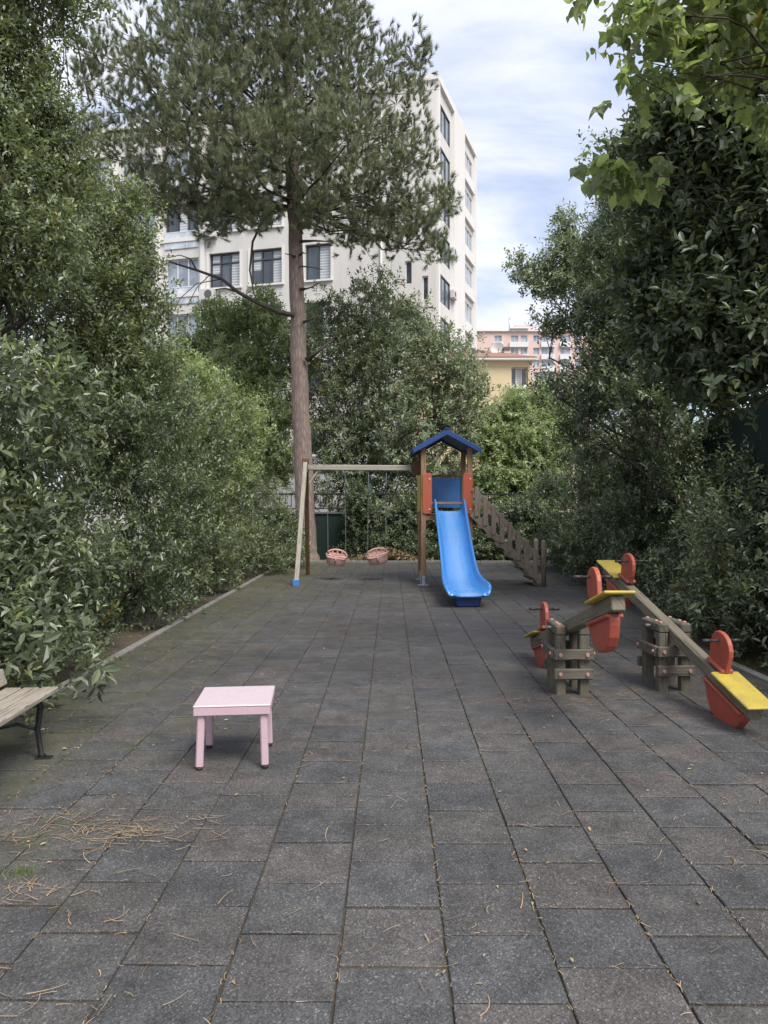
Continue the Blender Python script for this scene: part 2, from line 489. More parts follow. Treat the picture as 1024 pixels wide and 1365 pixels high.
def leaf_mesh(name, mat, pos, d, nrm, ln, wd, rnd, tip, shape=4, parent=None, droop=0.0):
    """pos base points, d direction, nrm face normal, ln/wd arrays. shape 3: needle, 4: folded rhomb, 6: oval, 8: heart"""
    n = len(pos)
    d = unit(d); s = unit(np.cross(d, nrm)); u = np.cross(s, d)
    L = ln[:, None]; W = wd[:, None]
    if shape == 3:
        co = np.stack([pos - s * W / 2, pos + s * W / 2, pos + d * L], 1); quads = np.array([[0, 1, 2]])
    elif shape == 4:
        co = np.stack([pos, pos + d * L * .5 + s * W / 2 + u * W * .22, pos + d * L - u * L * .06, pos + d * L * .5 - s * W / 2 + u * W * .22], 1)
        quads = np.array([[0, 1, 2], [0, 2, 3]])
    elif shape == 6:
        f = .18
        co = np.stack([pos, pos + d * L * .28 + s * W * .43 + u * W * f, pos + d * L * .66 + s * W * .42 + u * W * f * .8,
                       pos + d * L - u * L * .10, pos + d * L * .66 - s * W * .42 + u * W * f * .8, pos + d * L * .28 - s * W * .43 + u * W * f], 1)
        quads = np.array([[0, 1, 2, 3], [0, 3, 4, 5]])
    else:                                            # heart shaped, cupped and drooping at the tip
        f = .16
        half = ((.05, .12), (-.06, .30), (.06, .47), (.24, .52), (.44, .45), (.64, .30), (.82, .13))
        pt = lambda l, w_, sg: pos + d * L * l + sg * s * W * w_ + u * (W * f * w_ * 2 - L * .22 * l * l)
        rt = [pt(l, w_, 1) for l, w_ in half]; lf = [pt(l, w_, -1) for l, w_ in half]
        mids = [pos + d * L * .02, pos + d * L * .35 - u * L * .027, pos + d * L - u * L * .24]
        co = np.stack(mids + rt + lf, 1)
        quads = [[0, 3, 4, 5], [0, 5, 6, 1], [1, 6, 7, 8], [1, 8, 9, 2], [0, 12, 11, 10], [0, 1, 13, 12], [1, 15, 14, 13], [1, 2, 16, 15]]
    k = co.shape[1]
    me = bpy.data.meshes.new(name)
    me.vertices.add(n * k); me.vertices.foreach_set('co', co.astype(np.float32).ravel())
    base = (np.arange(n) * k)[:, None]
    flat = np.concatenate([base + np.array(q)[None, :] for q in quads], 1)
    lens = [len(q) for q in quads]
    nq = len(quads)
    totals = np.tile(np.array(lens, np.int32), n)
    starts = np.concatenate([[0], np.cumsum(totals)[:-1]]).astype(np.int32)
    me.loops.add(int(totals.sum())); me.loops.foreach_set('vertex_index', flat.astype(np.int32).ravel())
    me.polygons.add(n * nq)
    me.polygons.foreach_set('loop_start', starts)
    me.update(calc_edges=True)
    for nm, val in (('rnd', rnd), ('tip', tip)):
        at_ = me.attributes.new(nm, 'FLOAT', 'FACE')
        at_.data.foreach_set('value', np.repeat(val, nq).astype(np.float32))
    if shape >= 6: me.polygons.foreach_set('use_smooth', np.full(n * nq, shape == 8))
    me.materials.append(mat)
    o = bpy.data.objects.new(name, me); COL.objects.link(o)
    if parent is not None: o.parent = parent
    return o


def sample_twigs(rng, lobes, n, view=(0, -1, 0), back=0.35, clump=7, jit=0.14, shell=0.16, fill=0.18, zmin=0.03):
    C = np.array([l[0] for l in lobes], float); Rr = np.array([l[1] for l in lobes], float)
    ar = (Rr[:, 0] * Rr[:, 1] + Rr[:, 1] * Rr[:, 2] + Rr[:, 0] * Rr[:, 2])
    w = np.array([l[2] if len(l) > 2 else 1.0 for l in lobes])
    pr = ar * w; pr /= pr.sum()
    m = max(4, int(n / clump * 1.9))
    li = rng.choice(len(lobes), m, p=pr)
    d = unit(rng.normal(size=(m, 3)))
    keep = (d @ np.array(view) > -0.25) | (rng.random(m) < back)
    li, d = li[keep], d[keep]
    ph = rng.random((len(lobes), 3)) * 6.28
    q = d * 3.1 + ph[li]
    lump = 1 + 0.17 * (np.sin(q[:, 0] * 1.3 + q[:, 1]) + np.sin(q[:, 1] * 1.7 - q[:, 2]) * np.cos(q[:, 2] * 1.1 + q[:, 0]))
    rad = (1 - np.abs(rng.normal(size=len(d))) * shell) * lump
    inner = rng.random(len(d)) < fill
    rad[inner] *= rng.uniform(.45, .9, inner.sum())
    p = C[li] + d * Rr[li] * rad[:, None]
    ok = p[:, 2] > zmin
    for j in range(len(lobes)):
        rr = np.linalg.norm((p - C[j]) / Rr[j], axis=1)
        ok &= ~((rr < 0.70) & (li != j) & (rng.random(len(p)) < .9))
    p, d, li = p[ok], d[ok], li[ok]
    out = unit(d / Rr[li])
    per = max(1, int(round(n / max(1, len(p)))))
    p = np.repeat(p, per, 0); out = np.repeat(out, per, 0)
    p = p + rng.normal(size=p.shape) * jit
    ok = p[:, 2] > zmin
    return p[ok], out[ok]


def foliage(name, mat, lobes, n, parent, k=9, ln=.09, wr=.42, twig=.28, up=.5, seed=1, shape=4, tipp=.12, hang=0.0, **kw):
    rng = np.random.default_rng(seed)
    p, out = sample_twigs(rng, lobes, n, **kw)
    T = len(p)
    td = unit(out * .75 + np.array([0, 0, up]) + rng.normal(size=(T, 3)) * .45)
    tl = twig * rng.uniform(.6, 1.3, T)
    t = np.linspace(.12, 1.0, k)
    s0 = unit(np.cross(td, rng.normal(size=(T, 3)))); u0 = np.cross(td, s0)
    ang = (np.arange(k) * 2.4)[None, :] + rng.random(T)[:, None] * 6.28
    side = s0[:, None, :] * np.cos(ang)[..., None] + u0[:, None, :] * np.sin(ang)[..., None]
    spread = np.where(t > .93, .25, .95)[None, :, None]
    ld = td[:, None, :] * .62 + side * spread + rng.normal(size=(T, k, 3)) * .16
    ld[..., 2] -= hang
    P = p[:, None, :] + td[:, None, :] * (tl[:, None] * t[None, :])[..., None] - td[:, None, :] * (tl * .5)[:, None, None]
    nr = np.array([0, 0, 1.0]) * 1.05 + td[:, None, :] * .6 + out[:, None, :] * .35 + rng.normal(size=(T, k, 3)) * .42
    tw = rng.random(T)
    istip = (tw < tipp)
    rnd = np.clip(.62 * rng.random((T, k)) + .48 * rng.random(T)[:, None] * np.ones((T, k)) - 0.04, 0, .97)
    dead = (rng.random((T, k)) < .006) | (rng.random(T) < .008)[:, None]
    rnd[dead] = 1.0
    tipv = np.where(istip[:, None], np.clip((t[None, :] - .35) * 1.3, 0, 1) * rng.uniform(.5, 1, (T, 1)), 0)
    L = ln * rng.uniform(.75, 1.2, T)[:, None] * rng.uniform(.6, 1.3, (T, k)) * (0.75 + .35 * np.sin(t * 3.0))[None, :]
    f = lambda a: a.reshape(-1, a.shape[-1]) if a.ndim == 3 else a.ravel()
    return leaf_mesh(name, mat, f(P), f(ld), f(nr), f(L), f(L * wr * rng.uniform(.85, 1.15, (T, k))), f(rnd), f(tipv), shape, parent)


def wander(a, b, rng, n=5, amp=.08, sag=0.0):
    a, b = Vector(a), Vector(b); L = (b - a).length; pts = []
    for i in range(n + 1):
        t = i / n
        p = a.lerp(b, t)
        if 0 < i < n: p += Vector((rng.gauss(0, 1), rng.gauss(0, 1), rng.gauss(0, .6))) * amp * L * .5
        p.z -= sag * L * math.sin(math.pi * t)
        pts.append(p)
    return pts


def plant(name, label, cat, base, lobes, mat, n, group=None, trunk_r=.06, stems=None, seed=1, bark='bark', trunk_name='trunk', crown_name='crown', limb=.6, nbr=4, hubz=None, **kw):
    """thing > trunk (with limbs), crown; everything in world metres relative to the base"""
    base = Vector(base)
    t = thing(name, label, cat, base, 0, group)
    rng = random.Random(seed)
    mb = MB()
    tops = sorted(lobes, key=lambda l: l[0][2])
    hub = Vector((0, 0, max(.25, tops[0][0][2] * .6)))
    cx = sum(l[0][0] for l in lobes) / len(lobes) - base.x; cy = sum(l[0][1] for l in lobes) / len(lobes) - base.y
    hub += Vector((cx * .2, cy * .2, 0))
    if hubz: hub = Vector((cx * .45, cy * .45, hubz))
    mb.tube(wander((0, 0, -.1), hub, rng, 4, .05), [trunk_r * 1.25, trunk_r * 1.1, trunk_r, trunk_r * .95, trunk_r * .9], 8)
    for l in lobes:
        e = Vector(l[0]) - base
        rr = trunk_r * rng.uniform(.4, .65) * limb
        pts = wander(hub, e, rng, 5, .12)
        mb.tube(pts, [rr * (1 - .14 * i) for i in range(len(pts))], 6)
        for k in range(nbr):
            dv = Vector((rng.gauss(0, 1), rng.gauss(0, 1) - .3, rng.gauss(.35, .8))).normalized()
            q = e + Vector((dv.x * l[1][0], dv.y * l[1][1], dv.z * l[1][2])) * .85
            if q.z + base.z < .1: continue
            st = pts[rng.choice([2, 3, 4])]
            p2 = wander(st, q, rng, 4, .12)
            mb.tube(p2, [rr * .42, rr * .34, rr * .26, rr * .18, rr * .09], 5)
    mb.build(trunk_name, M[bark], t)
    ll = [((Vector(l[0]) - base), l[1], *(l[2:])) for l in lobes]
    foliage(crown_name, M[mat], ll, int(n * 1.12), t, seed=seed, zmin=.03 - base.z, **kw)
    return t


def PL(px, py, Y, r, ry=None, dep=None, w=1.0):
    s = Y / F
    return (tuple(at(px, py, Y)), (r * s, (dep if dep else r * s), (ry or r) * s), w)


def lobes_stack(x, y, w, d, h, seed, n=7, z0=.0):
    """a bushy column of n overlapping lobes w wide, d deep, h tall"""
    rng = random.Random(seed); L = []
    for i in range(n):
        t = (i + .5) / n
        r = .62 * (1 - .28 * t) * rng.uniform(.8, 1.15)
        L.append(((x + rng.uniform(-.30, .30) * w, y + rng.uniform(-.32, .32) * d, z0 + t * (h - z0) * .93), (w * .5 * r * 1.35, d * .5 * r * 1.35, max(.45, h / n * 1.05))))
    return L


exec_order = []
# ------------------------------------------------------------------ camera, light, world
cam = bpy.data.cameras.new('camera'); co = bpy.data.objects.new('camera', cam); COL.objects.link(co)
co.location = (0, 0, H); co.rotation_euler = (R(90), 0, 0)
cam.sensor_fit = 'VERTICAL'; cam.sensor_height = 24; cam.lens = 24 * F / 1365; cam.shift_y = -6.5 / 1365
cam.clip_end = 3000; cam.clip_start = .05
sc.camera = co
SUN_EL, SUN_AZ = R(54), R(146)       # azimuth clockwise from +Y
w = bpy.data.worlds.new('World'); sc.world = w; w.use_nodes = True
nt = w.node_tree; nt.nodes.clear()
wo = nt.nodes.new('ShaderNodeOutputWorld'); bg = nt.nodes.new('ShaderNodeBackground'); nt.links.new(bg.outputs[0], wo.inputs[0])
sky = nt.nodes.new('ShaderNodeTexSky'); sky.sky_type = 'NISHITA'; sky.sun_disc = False
sky.sun_elevation = SUN_EL; sky.sun_rotation = SUN_AZ; sky.air_density = 1.2; sky.dust_density = 2.5; sky.ozone_density = 2
tc = nt.nodes.new('ShaderNodeTexCoord'); sp = nt.nodes.new('ShaderNodeSeparateXYZ'); nt.links.new(tc.outputs['Generated'], sp.inputs[0])
zz = math_(nt, 'ADD', math_(nt, 'MAXIMUM', sp.outputs[2], 0.0), 0.22)
cb = nt.nodes.new('ShaderNodeCombineXYZ')
nt.links.new(math_(nt, 'DIVIDE', sp.outputs[0], zz), cb.inputs[0]); nt.links.new(math_(nt, 'MULTIPLY', math_(nt, 'DIVIDE', sp.outputs[1], zz), 1.9), cb.inputs[1])
cn = noise(nt, cb.outputs[0], 1.5, 8, 0.56); cn.inputs['Distortion'].default_value = .5
cf = ramp(nt, cn.outputs[0], [(0.34, (0.12, 0.12, 0.12)), (0.55, (0.86, 0.86, 0.86)), (0.72, (1, 1, 1))])
cn2 = noise(nt, cb.outputs[0], 2.6, 6, 0.6)
cc = ramp(nt, cn2.outputs[0], [(0.3, (4.45, 4.7, 5.75)), (0.7, (6.3, 6.4, 6.9))])
nt.links.new(mixc(nt, cf.outputs[0], mixc(nt, .35, sky.outputs[0], (3.2, 3.9, 5.9)), cc.outputs[0]), bg.inputs[0])
bg.inputs[1].default_value = .1
sl = bpy.data.lights.new('sun', 'SUN'); sl.energy = 2.2; sl.angle = R(30); sl.color = (1, .965, .91)
so = bpy.data.objects.new('sun', sl); COL.objects.link(so)
so.rotation_euler = (R(90) - SUN_EL, 0, -SUN_AZ + math.pi)
sdir = Vector((math.sin(SUN_AZ) * math.cos(SUN_EL), math.cos(SUN_AZ) * math.cos(SUN_EL), math.sin(SUN_EL)))
so.rotation_euler = sdir.to_track_quat('Z', 'Y').to_euler()
sc.view_settings.view_transform = 'Standard'; sc.view_settings.look = 'None'
sc.view_settings.exposure = 0.97; sc.view_settings.gamma = 1

# ------------------------------------------------------------------ ground
LX, RX0, FY = -3.08, 3.82, 22.5                     # left edge of the paving, right edge, far edge


def right_edge(y):
    return RX0 if y < 9 else RX0 + (y - 9) * .21


def sheet(name, poly, z, mat, label=None):
    mb = MB(); base = 0
    for p in poly: mb.v.append((p[0], p[1], z))
    mb.face(range(len(poly)), [(p[0], p[1]) for p in poly])
    o = mb.build(name, mat); o['kind'] = 'structure'
    return o


sheet('ground', [(-900, -900), (900, -900), (900, 900), (-900, 900)], -.14, M['earth'])
sheet('soil', [(-7.5, -4), (9.5, -4), (9.5, 27.5), (-7.5, 27.5)], -.055, M['soil'])
sheet('paving_bed', [(LX, -4), (RX0, -4), (RX0, 9), (right_edge(FY), FY), (LX, FY)], -.012, M['joint'])


def tiles():
    rng = random.Random(3)
    mb = MB(); S = .4; SX = .417; vals = []
    a = -.010
    ca, sa = math.cos(a), math.sin(a)
    ncol = 24
    for ci in range(-9, 17):
        prev = rng.random()
        for ri in range(-9, 58):
            x0 = ci * SX + 0.215; y0 = ri * S + (S / 2 if ci % 2 else 0) + .12
            cx, cy = x0 + SX / 2, y0 + S / 2
            wx, wy = cx * ca - cy * sa, cx * sa + cy * ca
            if wy > FY + .15 or wx < LX - .15 or wx > right_edge(wy) + .15: continue
            g = .0030 + rng.random() * .0022; gy = .0066 + rng.random() * .004
            j = rng.uniform(-.0016, .0016)
            hx0, hx1 = -SX / 2 + g, SX / 2 - g; hy0, hy1 = -S / 2 + gy, S / 2 - gy
            tx, ty = rng.gauss(0, .0055), rng.gauss(0, .0055); dz = rng.gauss(0, .0018); rz = rng.gauss(0, .0062)
            ang = a + rz; c2, s2 = math.cos(ang), math.sin(ang)
            b = len(mb.v)
            for (inset, zt, wob) in ((0, -.03, 0), (0, -.004, 1), (.0032, 0, 1)):
                for (hx, hy) in ((hx0 + inset, hy0 + inset), (hx1 - inset, hy0 + inset), (hx1 - inset, hy1 - inset), (hx0 + inset, hy1 - inset)):
                    X = wx + hx * c2 - hy * s2; Y = wy + hx * s2 + hy * c2
                    X = min(max(X, LX + .004), right_edge(Y) - .004); Y = min(Y, FY - .004)
                    mb.v.append((X, Y, zt + dz + hx * tx + hy * ty))
            mb.face((b + 8, b + 9, b + 10, b + 11))
            n = 1
            for lv in (0, 4):
                for i in range(4):
                    k = (i + 1) % 4
                    mb.face((b + lv + i, b + lv + k, b + lv + 4 + k, b + lv + 4 + i)); n += 1
            v = rng.random()
            v = v * .48 if (ri + (ci * 7 // 3)) % 2 == 0 else .5 + v * .5
            if rng.random() < .2: v = rng.random()
            vals += [v] * n
    o = mb.build('paving', M['tile']); o['kind'] = 'structure'
    at_ = o.data.attributes.new('rnd', 'FLOAT', 'FACE'); at_.data.foreach_set('value', vals)
    return o


tiles()


def kerb(name, a, b, w_, h_, seg=.98):
    mb = MB(); a, b = Vector(a), Vector(b); L = (b - a).length; n = int(L / seg); d = (b - a) / n
    for i in range(n):
        p, q = a + d * i, a + d * (i + 1)
        g = d.normalized() * .006
        mb.bar(p + g, q - g, w_, h_, bev=.008)
    o = mb.build(name, M['kerb']); o['kind'] = 'structure'


kerb('kerb', (LX - .055, -3, -.045), (LX - .055, FY, -.045), .1, .13)
kerb('kerb', (RX0 + .06, -3, -.045), (RX0 + .06, 9, -.045), .1, .13)
kerb('kerb', (LX - .1, FY + .06, -.02), (7.2, FY + .06, -.02), .1, .15)

# ------------------------------------------------------------------ litter, needles, weeds (stuff)


def scatter_ground(name, mat, n, seed, ln, wr, label, dens, shape=4, zoff=.004, flat=.12, cat=None, curl=0.0):
    rng = np.random.default_rng(seed)
    P = []
    while len(P) < n:
        x = rng.uniform(LX - .9, 5.2); y = rng.uniform(1.2, 22.4) if rng.random() < .6 else rng.uniform(1.2, 9)
        if rng.random() < dens(x, y): P.append((x, y))
    P = np.array(P)
    x, y = P[:, 0], P[:, 1]
    z = np.where((x < LX) | (x > RX0), -.045, zoff)
    pos = np.stack([x, y, z + rng.random(n) * .006], 1)
    a = rng.random(n) * 6.28
    d = np.stack([np.cos(a), np.sin(a), rng.normal(0, flat * .3, n) + .02], 1)
    nr = np.stack([rng.normal(0, flat, n), rng.normal(0, flat, n), np.ones(n)], 1)
    L = ln * rng.uniform(.5, 1.3, n)
    o = leaf_mesh(name, mat, pos, d, nr, L, L * wr, rng.random(n) * .95, rng.random(n) ** 3, shape)
    o['kind'] = 'stuff'; o['label'] = label
    return o


def dens_leaf(x, y):
    e = .10
    if x < LX + .1 or x > RX0 - .2: e = .9
    elif x < LX + 1.3: e = .32
    elif y > 12: e = .3
    return e * (.35 + .65 * (math.sin(x * 2.1 + y) * math.sin(y * 1.3 - x * .7) > -.1))


scatter_ground('leaf_litter', M['litter'], 2300, 5, .03, .42, 'small dry tan leaves scattered over the paving and soil beds', dens_leaf, 6, .006, .3)


def needles():
    """curved dry pine needles, alone and in drifts along the joints"""
    rng = np.random.default_rng(8); pts = []; dirs = []; short = set()
    drifts = [(-1.65, 3.80, .34, 95, .5), (-1.95, 3.95, .4, 60, .5), (-1.42, 3.84, .16, 60, .25), (-1.55, 3.22, .12, 26, .5), (2.0, 3.6, .35, 26, .5), (2.9, 3.25, .3, 24, .4), (1.3, 6.55, .3, 26, .4), (2.2, 6.0, .35, 30, .4),
              (1.75, 6.5, .4, 90, .3), (2.7, 6.6, .5, 100, .3), (.35, 2.9, .3, 12, .5), (-2.2, 3.0, .3, 26, .5), (-1.2, 2.6, .3, 16, .5), (2.8, 4.4, .5, 30, .5), (-2.7, 6, .5, 60, .5), (3.3, 5.4, .4, 60, .4), (-2.4, 9, .6, 60, .6)]
    for (x, y, r, n, wd) in drifts:
        for i in range(n):
            pts.append((x + rng.normal() * r, y + rng.normal() * r * .35)); dirs.append(rng.normal() * wd * 2 + (0 if rng.random() < .5 else math.pi))
    njoint = 0
    for i in range(5200):
        ci = rng.integers(-8, 10); y = 1.3 + 15 * rng.random() ** 1.3; xx = ci * .417 + .215
        if rng.random() < .35:
            y = round(y / .4) * .4 + .12 + (.2 if ci % 2 else 0); xx += rng.random() * .417; a0 = rng.normal() * .35
        else: a0 = math.pi / 2 + rng.normal() * .35
        if math.sin(xx * 3.1 + y * 1.7) + math.sin(y * 2.9 - xx) < rng.uniform(-1.2, 1.2): continue
        pts.append((xx + y * .010 + rng.normal() * .006, y + rng.normal() * .006)); dirs.append(a0 + (math.pi if rng.random() < .5 else 0)); short.add(len(pts) - 1)
    for i in range(1100):
        x = rng.uniform(LX, 4.0); y = 1.3 + 16 * rng.random() ** 1.5
        if rng.random() > .55 and -1.5 < x < 1.6: continue
        pts.append((x, y)); dirs.append(rng.uniform(0, 6.28))
    V, Fc, rv = [], [], []
    for ip, ((x, y), a) in enumerate(zip(pts, dirs)):
        L = rng.uniform(.015, .055) if ip in short else rng.uniform(.04, .15); cv = rng.normal() * .75; wdt = rng.uniform(.0011, .0026); v = rng.random()
        px, py = x, y; b = len(V); seg = 4; z = (.001 if ip in short else .006) + rng.random() * .007
        if not (LX < x < 4.2): z -= .05
        for i in range(seg + 1):
            nx, ny = -math.sin(a), math.cos(a); t = i / seg
            ww = wdt * (1 - .6 * t)
            V += [(px + nx * ww, py + ny * ww, z), (px - nx * ww, py - ny * ww, z)]
            px += math.cos(a) * L / seg; py += math.sin(a) * L / seg; a += cv / seg
        for i in range(seg):
            Fc.append((b + 2 * i, b + 2 * i + 1, b + 2 * i + 3, b + 2 * i + 2)); rv.append(v)
    me = bpy.data.meshes.new('pine_needle_litter'); me.from_pydata(V, [], Fc)
    at_ = me.attributes.new('rnd', 'FLOAT', 'FACE'); at_.data.foreach_set('value', [r * .9 for r in rv])
    at_ = me.attributes.new('tip', 'FLOAT', 'FACE'); at_.data.foreach_set('value', [(r * 7 % 1) ** 2 for r in rv])
    me.materials.append(M['needle_litter'])
    o = bpy.data.objects.new('pine_needle_litter', me); COL.objects.link(o)
    tag(o, 'dry brown pine needles lying in drifts on the paving', kind='stuff')


needles()


def weeds():
    rng = np.random.default_rng(11); P = []; LN = []
    spots = [(-1.73, 3.40, .05, 190, .036), (-1.66, 3.41, .08, 90, .022), (-1.45, 3.9, .20, 300, .024), (-1.85, 3.75, .2, 160, .022), (-1.62, 2.95, .08, 130, .02), (-1.72, 4.5, .3, 200, .018), (-2.9, 7.2, .3, 240, .04), (-1.9, 3.1, .2, 60, .02),
             (-2.7, 5.6, .4, 240, .03), (-2.9, 9.5, .4, 240, .04), (-2.9, 12, .6, 300, .045), (3.6, 7.8, .2, 120, .05), (4.2, 8.0, .3, 200, .07), (-3.3, 8.1, .2, 200, .09)]
    for (x, y, r, n, l) in spots:
        p = np.stack([x + rng.normal(size=n) * r, y + rng.normal(size=n) * r * .5, np.full(n, -.004)], 1); P.append(p); LN.append(np.full(n, l))
    # moss strands in the joints of the left half
    S = .4
    for i in range(7500):
        ci = rng.integers(-8, 10); xx = ci * .417 + .215; yy = rng.uniform(1.3, 14)
        if rng.random() < .4:
            yy = round(yy / S) * S + .12 + (S / 2 if ci % 2 else 0); xx += rng.random() * S
        wx, wy = xx + yy * .010, yy
        if wx > -1.0 and rng.random() < .78: continue
        P.append(np.array([[wx + rng.normal() * .004, wy + rng.normal() * .004, -.009]])); LN.append(np.array([.013]))
    P = np.concatenate(P); LN = np.concatenate(LN); n = len(P)
    d = np.stack([rng.normal(size=n) * .6, rng.normal(size=n) * .6, np.ones(n)], 1)
    L = LN * rng.uniform(.5, 1.4, n)
    o = leaf_mesh('weeds', M['weed'], P, d, rng.normal(size=(n, 3)), L, np.maximum(L * .09, .0025), rng.random(n) * .95, rng.random(n) ** 2, 3)
    tag(o, 'short green weeds and moss growing in the paving joints', kind='stuff')


weeds()

# ------------------------------------------------------------------ pink table
t = thing('side_table', 'small square pink plastic table standing alone on the paving', 'table', (-1.035, 4.985, 0), R(5.5))
mb = MB(); mb.box((0, 0, .4265), (.512, .507, .016), bev=.007)
top = mb.build('table_top', M['pink_top'], t)
mb = MB()
for (x, y, sx, sy) in ((0, -.243, .505, .014), (0, .243, .505, .014), (-.2455, 0, .014, .472), (.2455, 0, .014, .472)):
    mb.box((x, y, .3925), (sx, sy, .054), bev=.004)
mb.build('apron', M['pink'], t)
for (sx, sy) in ((-1, -1), (1, -1), (-1, 1), (1, 1)):
    mb = MB()
    mb.bar((sx * .216, sy * .222, .018), (sx * .204, sy * .206, .418), .05, .042, bev=.009, up=(0, 1, 0))
    lg = mb.build('leg', M['pink'], t)
    mb = MB(); mb.tube([(sx * .217, sy * .223, .0), (sx * .217, sy * .223, .022)], [.021, .024], 10)
    mb.build('foot_cap', M['black_rubber'], lg)

# ------------------------------------------------------------------ bench
t = thing('park_bench', 'weathered wooden slat bench on black iron legs beside the left hedge', 'bench', (-2.52, 4.3, 0), R(2.5))
for i, x in enumerate((.175, .045, -.085)):
    mb = MB(); mb.box((x, 0, .448 + (.004 if i == 0 else 0)), (.112, 1.56, .036), bev=.007); mb.build('seat_slat', M['bench_wood'], t)
for i, (x, z) in enumerate(((-.150, .545), (-.197, .69))):
    mb = MB(); mb.box((x, 0, z), (.034, 1.54, .115), Matrix.Rotation(R(-17), 3, 'Y'), bev=.007); mb.build('back_slat', M['bench_wood'], t)
for y in (-.60, .66):
    mb = MB()
    mb.tube([(.13, y, .428), (.155, y, .36), (.135, y, .2), (.16, y, .03), (.175, y, .008)], [.024, .022, .018, .019, .026], 8)
    mb.box((.18, y, .006), (.11, .055, .012), bev=.004)
    mb.tube([(-.16, y, .44), (-.18, y, .3), (-.20, y, .12), (-.255, y, .008)], [.022, .02, .02, .024], 8)
    mb.box((-.26, y, .006), (.1, .055, .012), bev=.004)
    mb.bar((.22, y, .422), (-.17, y, .422), .045, .016)
    mb.tube([(-.15, y, .42), (-.165, y, .5), (-.20, y, .62), (-.245, y, .76)], [.022, .02, .02, .016], 8)
    mb.tube([(.13, y, .2), (0, y, .24), (-.19, y, .2)], .012, 6)
    mb.build('leg_frame', M['black_metal'], t)

# ------------------------------------------------------------------ seesaws


def egg(n=26, a=.20, b=.185):
    P = []
    for i in range(n):
        th = 2 * math.pi * i / n
        P.append((a * math.cos(th) * (1 - .10 * math.sin(th)), b * math.sin(th) + .16))
    return P


def make_seesaw(label, loc, rz, tilt):
    """beam along local Y; tilt lifts the +Y end"""
    t = thing('seesaw', label, 'seesaw', loc, rz, 'wooden seesaws beside the right hedge')
    PZ = .60
    pv = Vector((0, 0, PZ)); Rt = Matrix.Rotation(tilt, 3, 'X')
    d = Rt @ Vector((0, 1, 0)); u = Rt @ Vector((0, 0, 1)); ex = Vector((1, 0, 0))
    P = lambda y, z, x=0: pv + d * y + u * z + ex * x
    mb = MB(); mb.box(pv, (.105, 3.16, .115), Rt, bev=.01); mb.build('beam', M['seesaw_wood'], t)
    for s in (-1, 1):
        mb = MB(); mb.box(P(s * 1.36, .074), (.235, .56, .024), Rt, bev=.008)
        st = mb.build('seat', M['yellow'], t)
        # upright shield in the plane of the beam with a notched face
        poly = [(-.165, .0), (.165, .0), (.168, .04), (.195, .12), (.20, .20), (.185, .27), (.15, .325), (.10, .355), (.04, .368), (-.03, .365), (-.09, .345), (-.14, .305), (-.175, .25), (-.185, .19), (-.178, .12), (-.168, .04)]
        mb = MB(); mb.prism([(a * s * -.80, b * .82 + .086) for a, b in poly], P(s * 1.00, 0), d, u, ex, .042)
        sh = mb.build('handle_board', M['red'], t, bevel=.010)
        mb = MB(); mb.box(P(s * 1.00, .102), (.11, .25, .034), Rt, bev=.008); mb.build('foot_block', M['red'], sh)
        mb = MB(); mb.tube([P(s * .97, .31, -.022), P(s * .97, .31, .022)], .045, 14); mb.build('hub', M['red'], sh, bevel=.004)
        mb = MB(); mb.tube([P(s * .97, .31, -.16), P(s * .97, .31, .16)], .0115, 10)
        for q in (-1, 1): mb.tube([P(s * .97, .31, q * .085), P(s * .97, .31, q * .165)], .0145, 10)
        mb.build('handle_bar', M['grip'], sh)
        keel = [(-.30, .0), (.30, .0), (.30, -.05), (.285, -.09), (.235, -.175), (.17, -.235), (.09, -.265), (-.06, -.265), (-.14, -.24), (-.21, -.18), (-.27, -.09), (-.30, -.05)]
        mb = MB(); mb.prism([(a * s, b - .062) for a, b in keel], P(s * 1.17, 0), d, u, ex, .085)
        kl = mb.build('bumper', M['red'], t, bevel=.014)
        mb = MB(); mb.box(P(s * 1.17, -.078), (.135, .60, .03), Rt, bev=.008); mb.build('rim', M['red'], kl)
    # stand: four posts, two caps, two tiers of clamping boards
    sd = bpy.data.objects.new('stand', None); COL.objects.link(sd); sd.parent = t
    for x in (-.108, .108):
        for y in (-.155, .155):
            mb = MB(); mb.box((x, y, .27), (.09, .09, .58), bev=.01); mb.build('post', M['post_grey'], sd)
        mb = MB(); mb.box((x, 0, .603), (.098, .41, .09), bev=.012); mb.build('cap_board', M['post_grey'], sd)
    def bolt(p, q):
        b_ = MB(); b_.tube([p, q], [.021, .015], 10); b_.build('bolt', M['bolt'], sd)
    for z, sides in ((.385, True), (.205, False)):
        for y in (-.224, .224):
            mb = MB(); mb.box((0, y, z), (.36, .044, .098), bev=.008); mb.build('clamp_board', M['post_grey'], sd)
            for x in (-.125, .125): bolt((x, y + (.02 if y > 0 else -.02), z), (x, y + (.036 if y > 0 else -.036), z))
        if sides:
            for x in (-.177, .177):
                mb = MB(); mb.box((x, 0, z), (.044, .400, .098), bev=.008); mb.build('side_board', M['post_grey'], sd)
                for y in (-.17, .17): bolt((x + (.02 if x > 0 else -.02), y, z), (x + (.036 if x > 0 else -.036), y, z))
    for x in (-.115, .115):
        for y in (-.15, -.05, .15): bolt((x, y, .646), (x, y, .662))
    mb = MB(); mb.tube([(-.2, 0, PZ), (.2, 0, PZ)], .016, 10); mb.build('axle', M['steel'], sd)
    return t


make_seesaw('left wooden seesaw with its near yellow seat raised and far end down', (1.755, 6.82, 0), R(-.4), R(-16))
make_seesaw('right wooden seesaw closest to the hedge, its near yellow seat resting on the ground', (2.745, 6.95, 0), R(3.6), R(15.5))

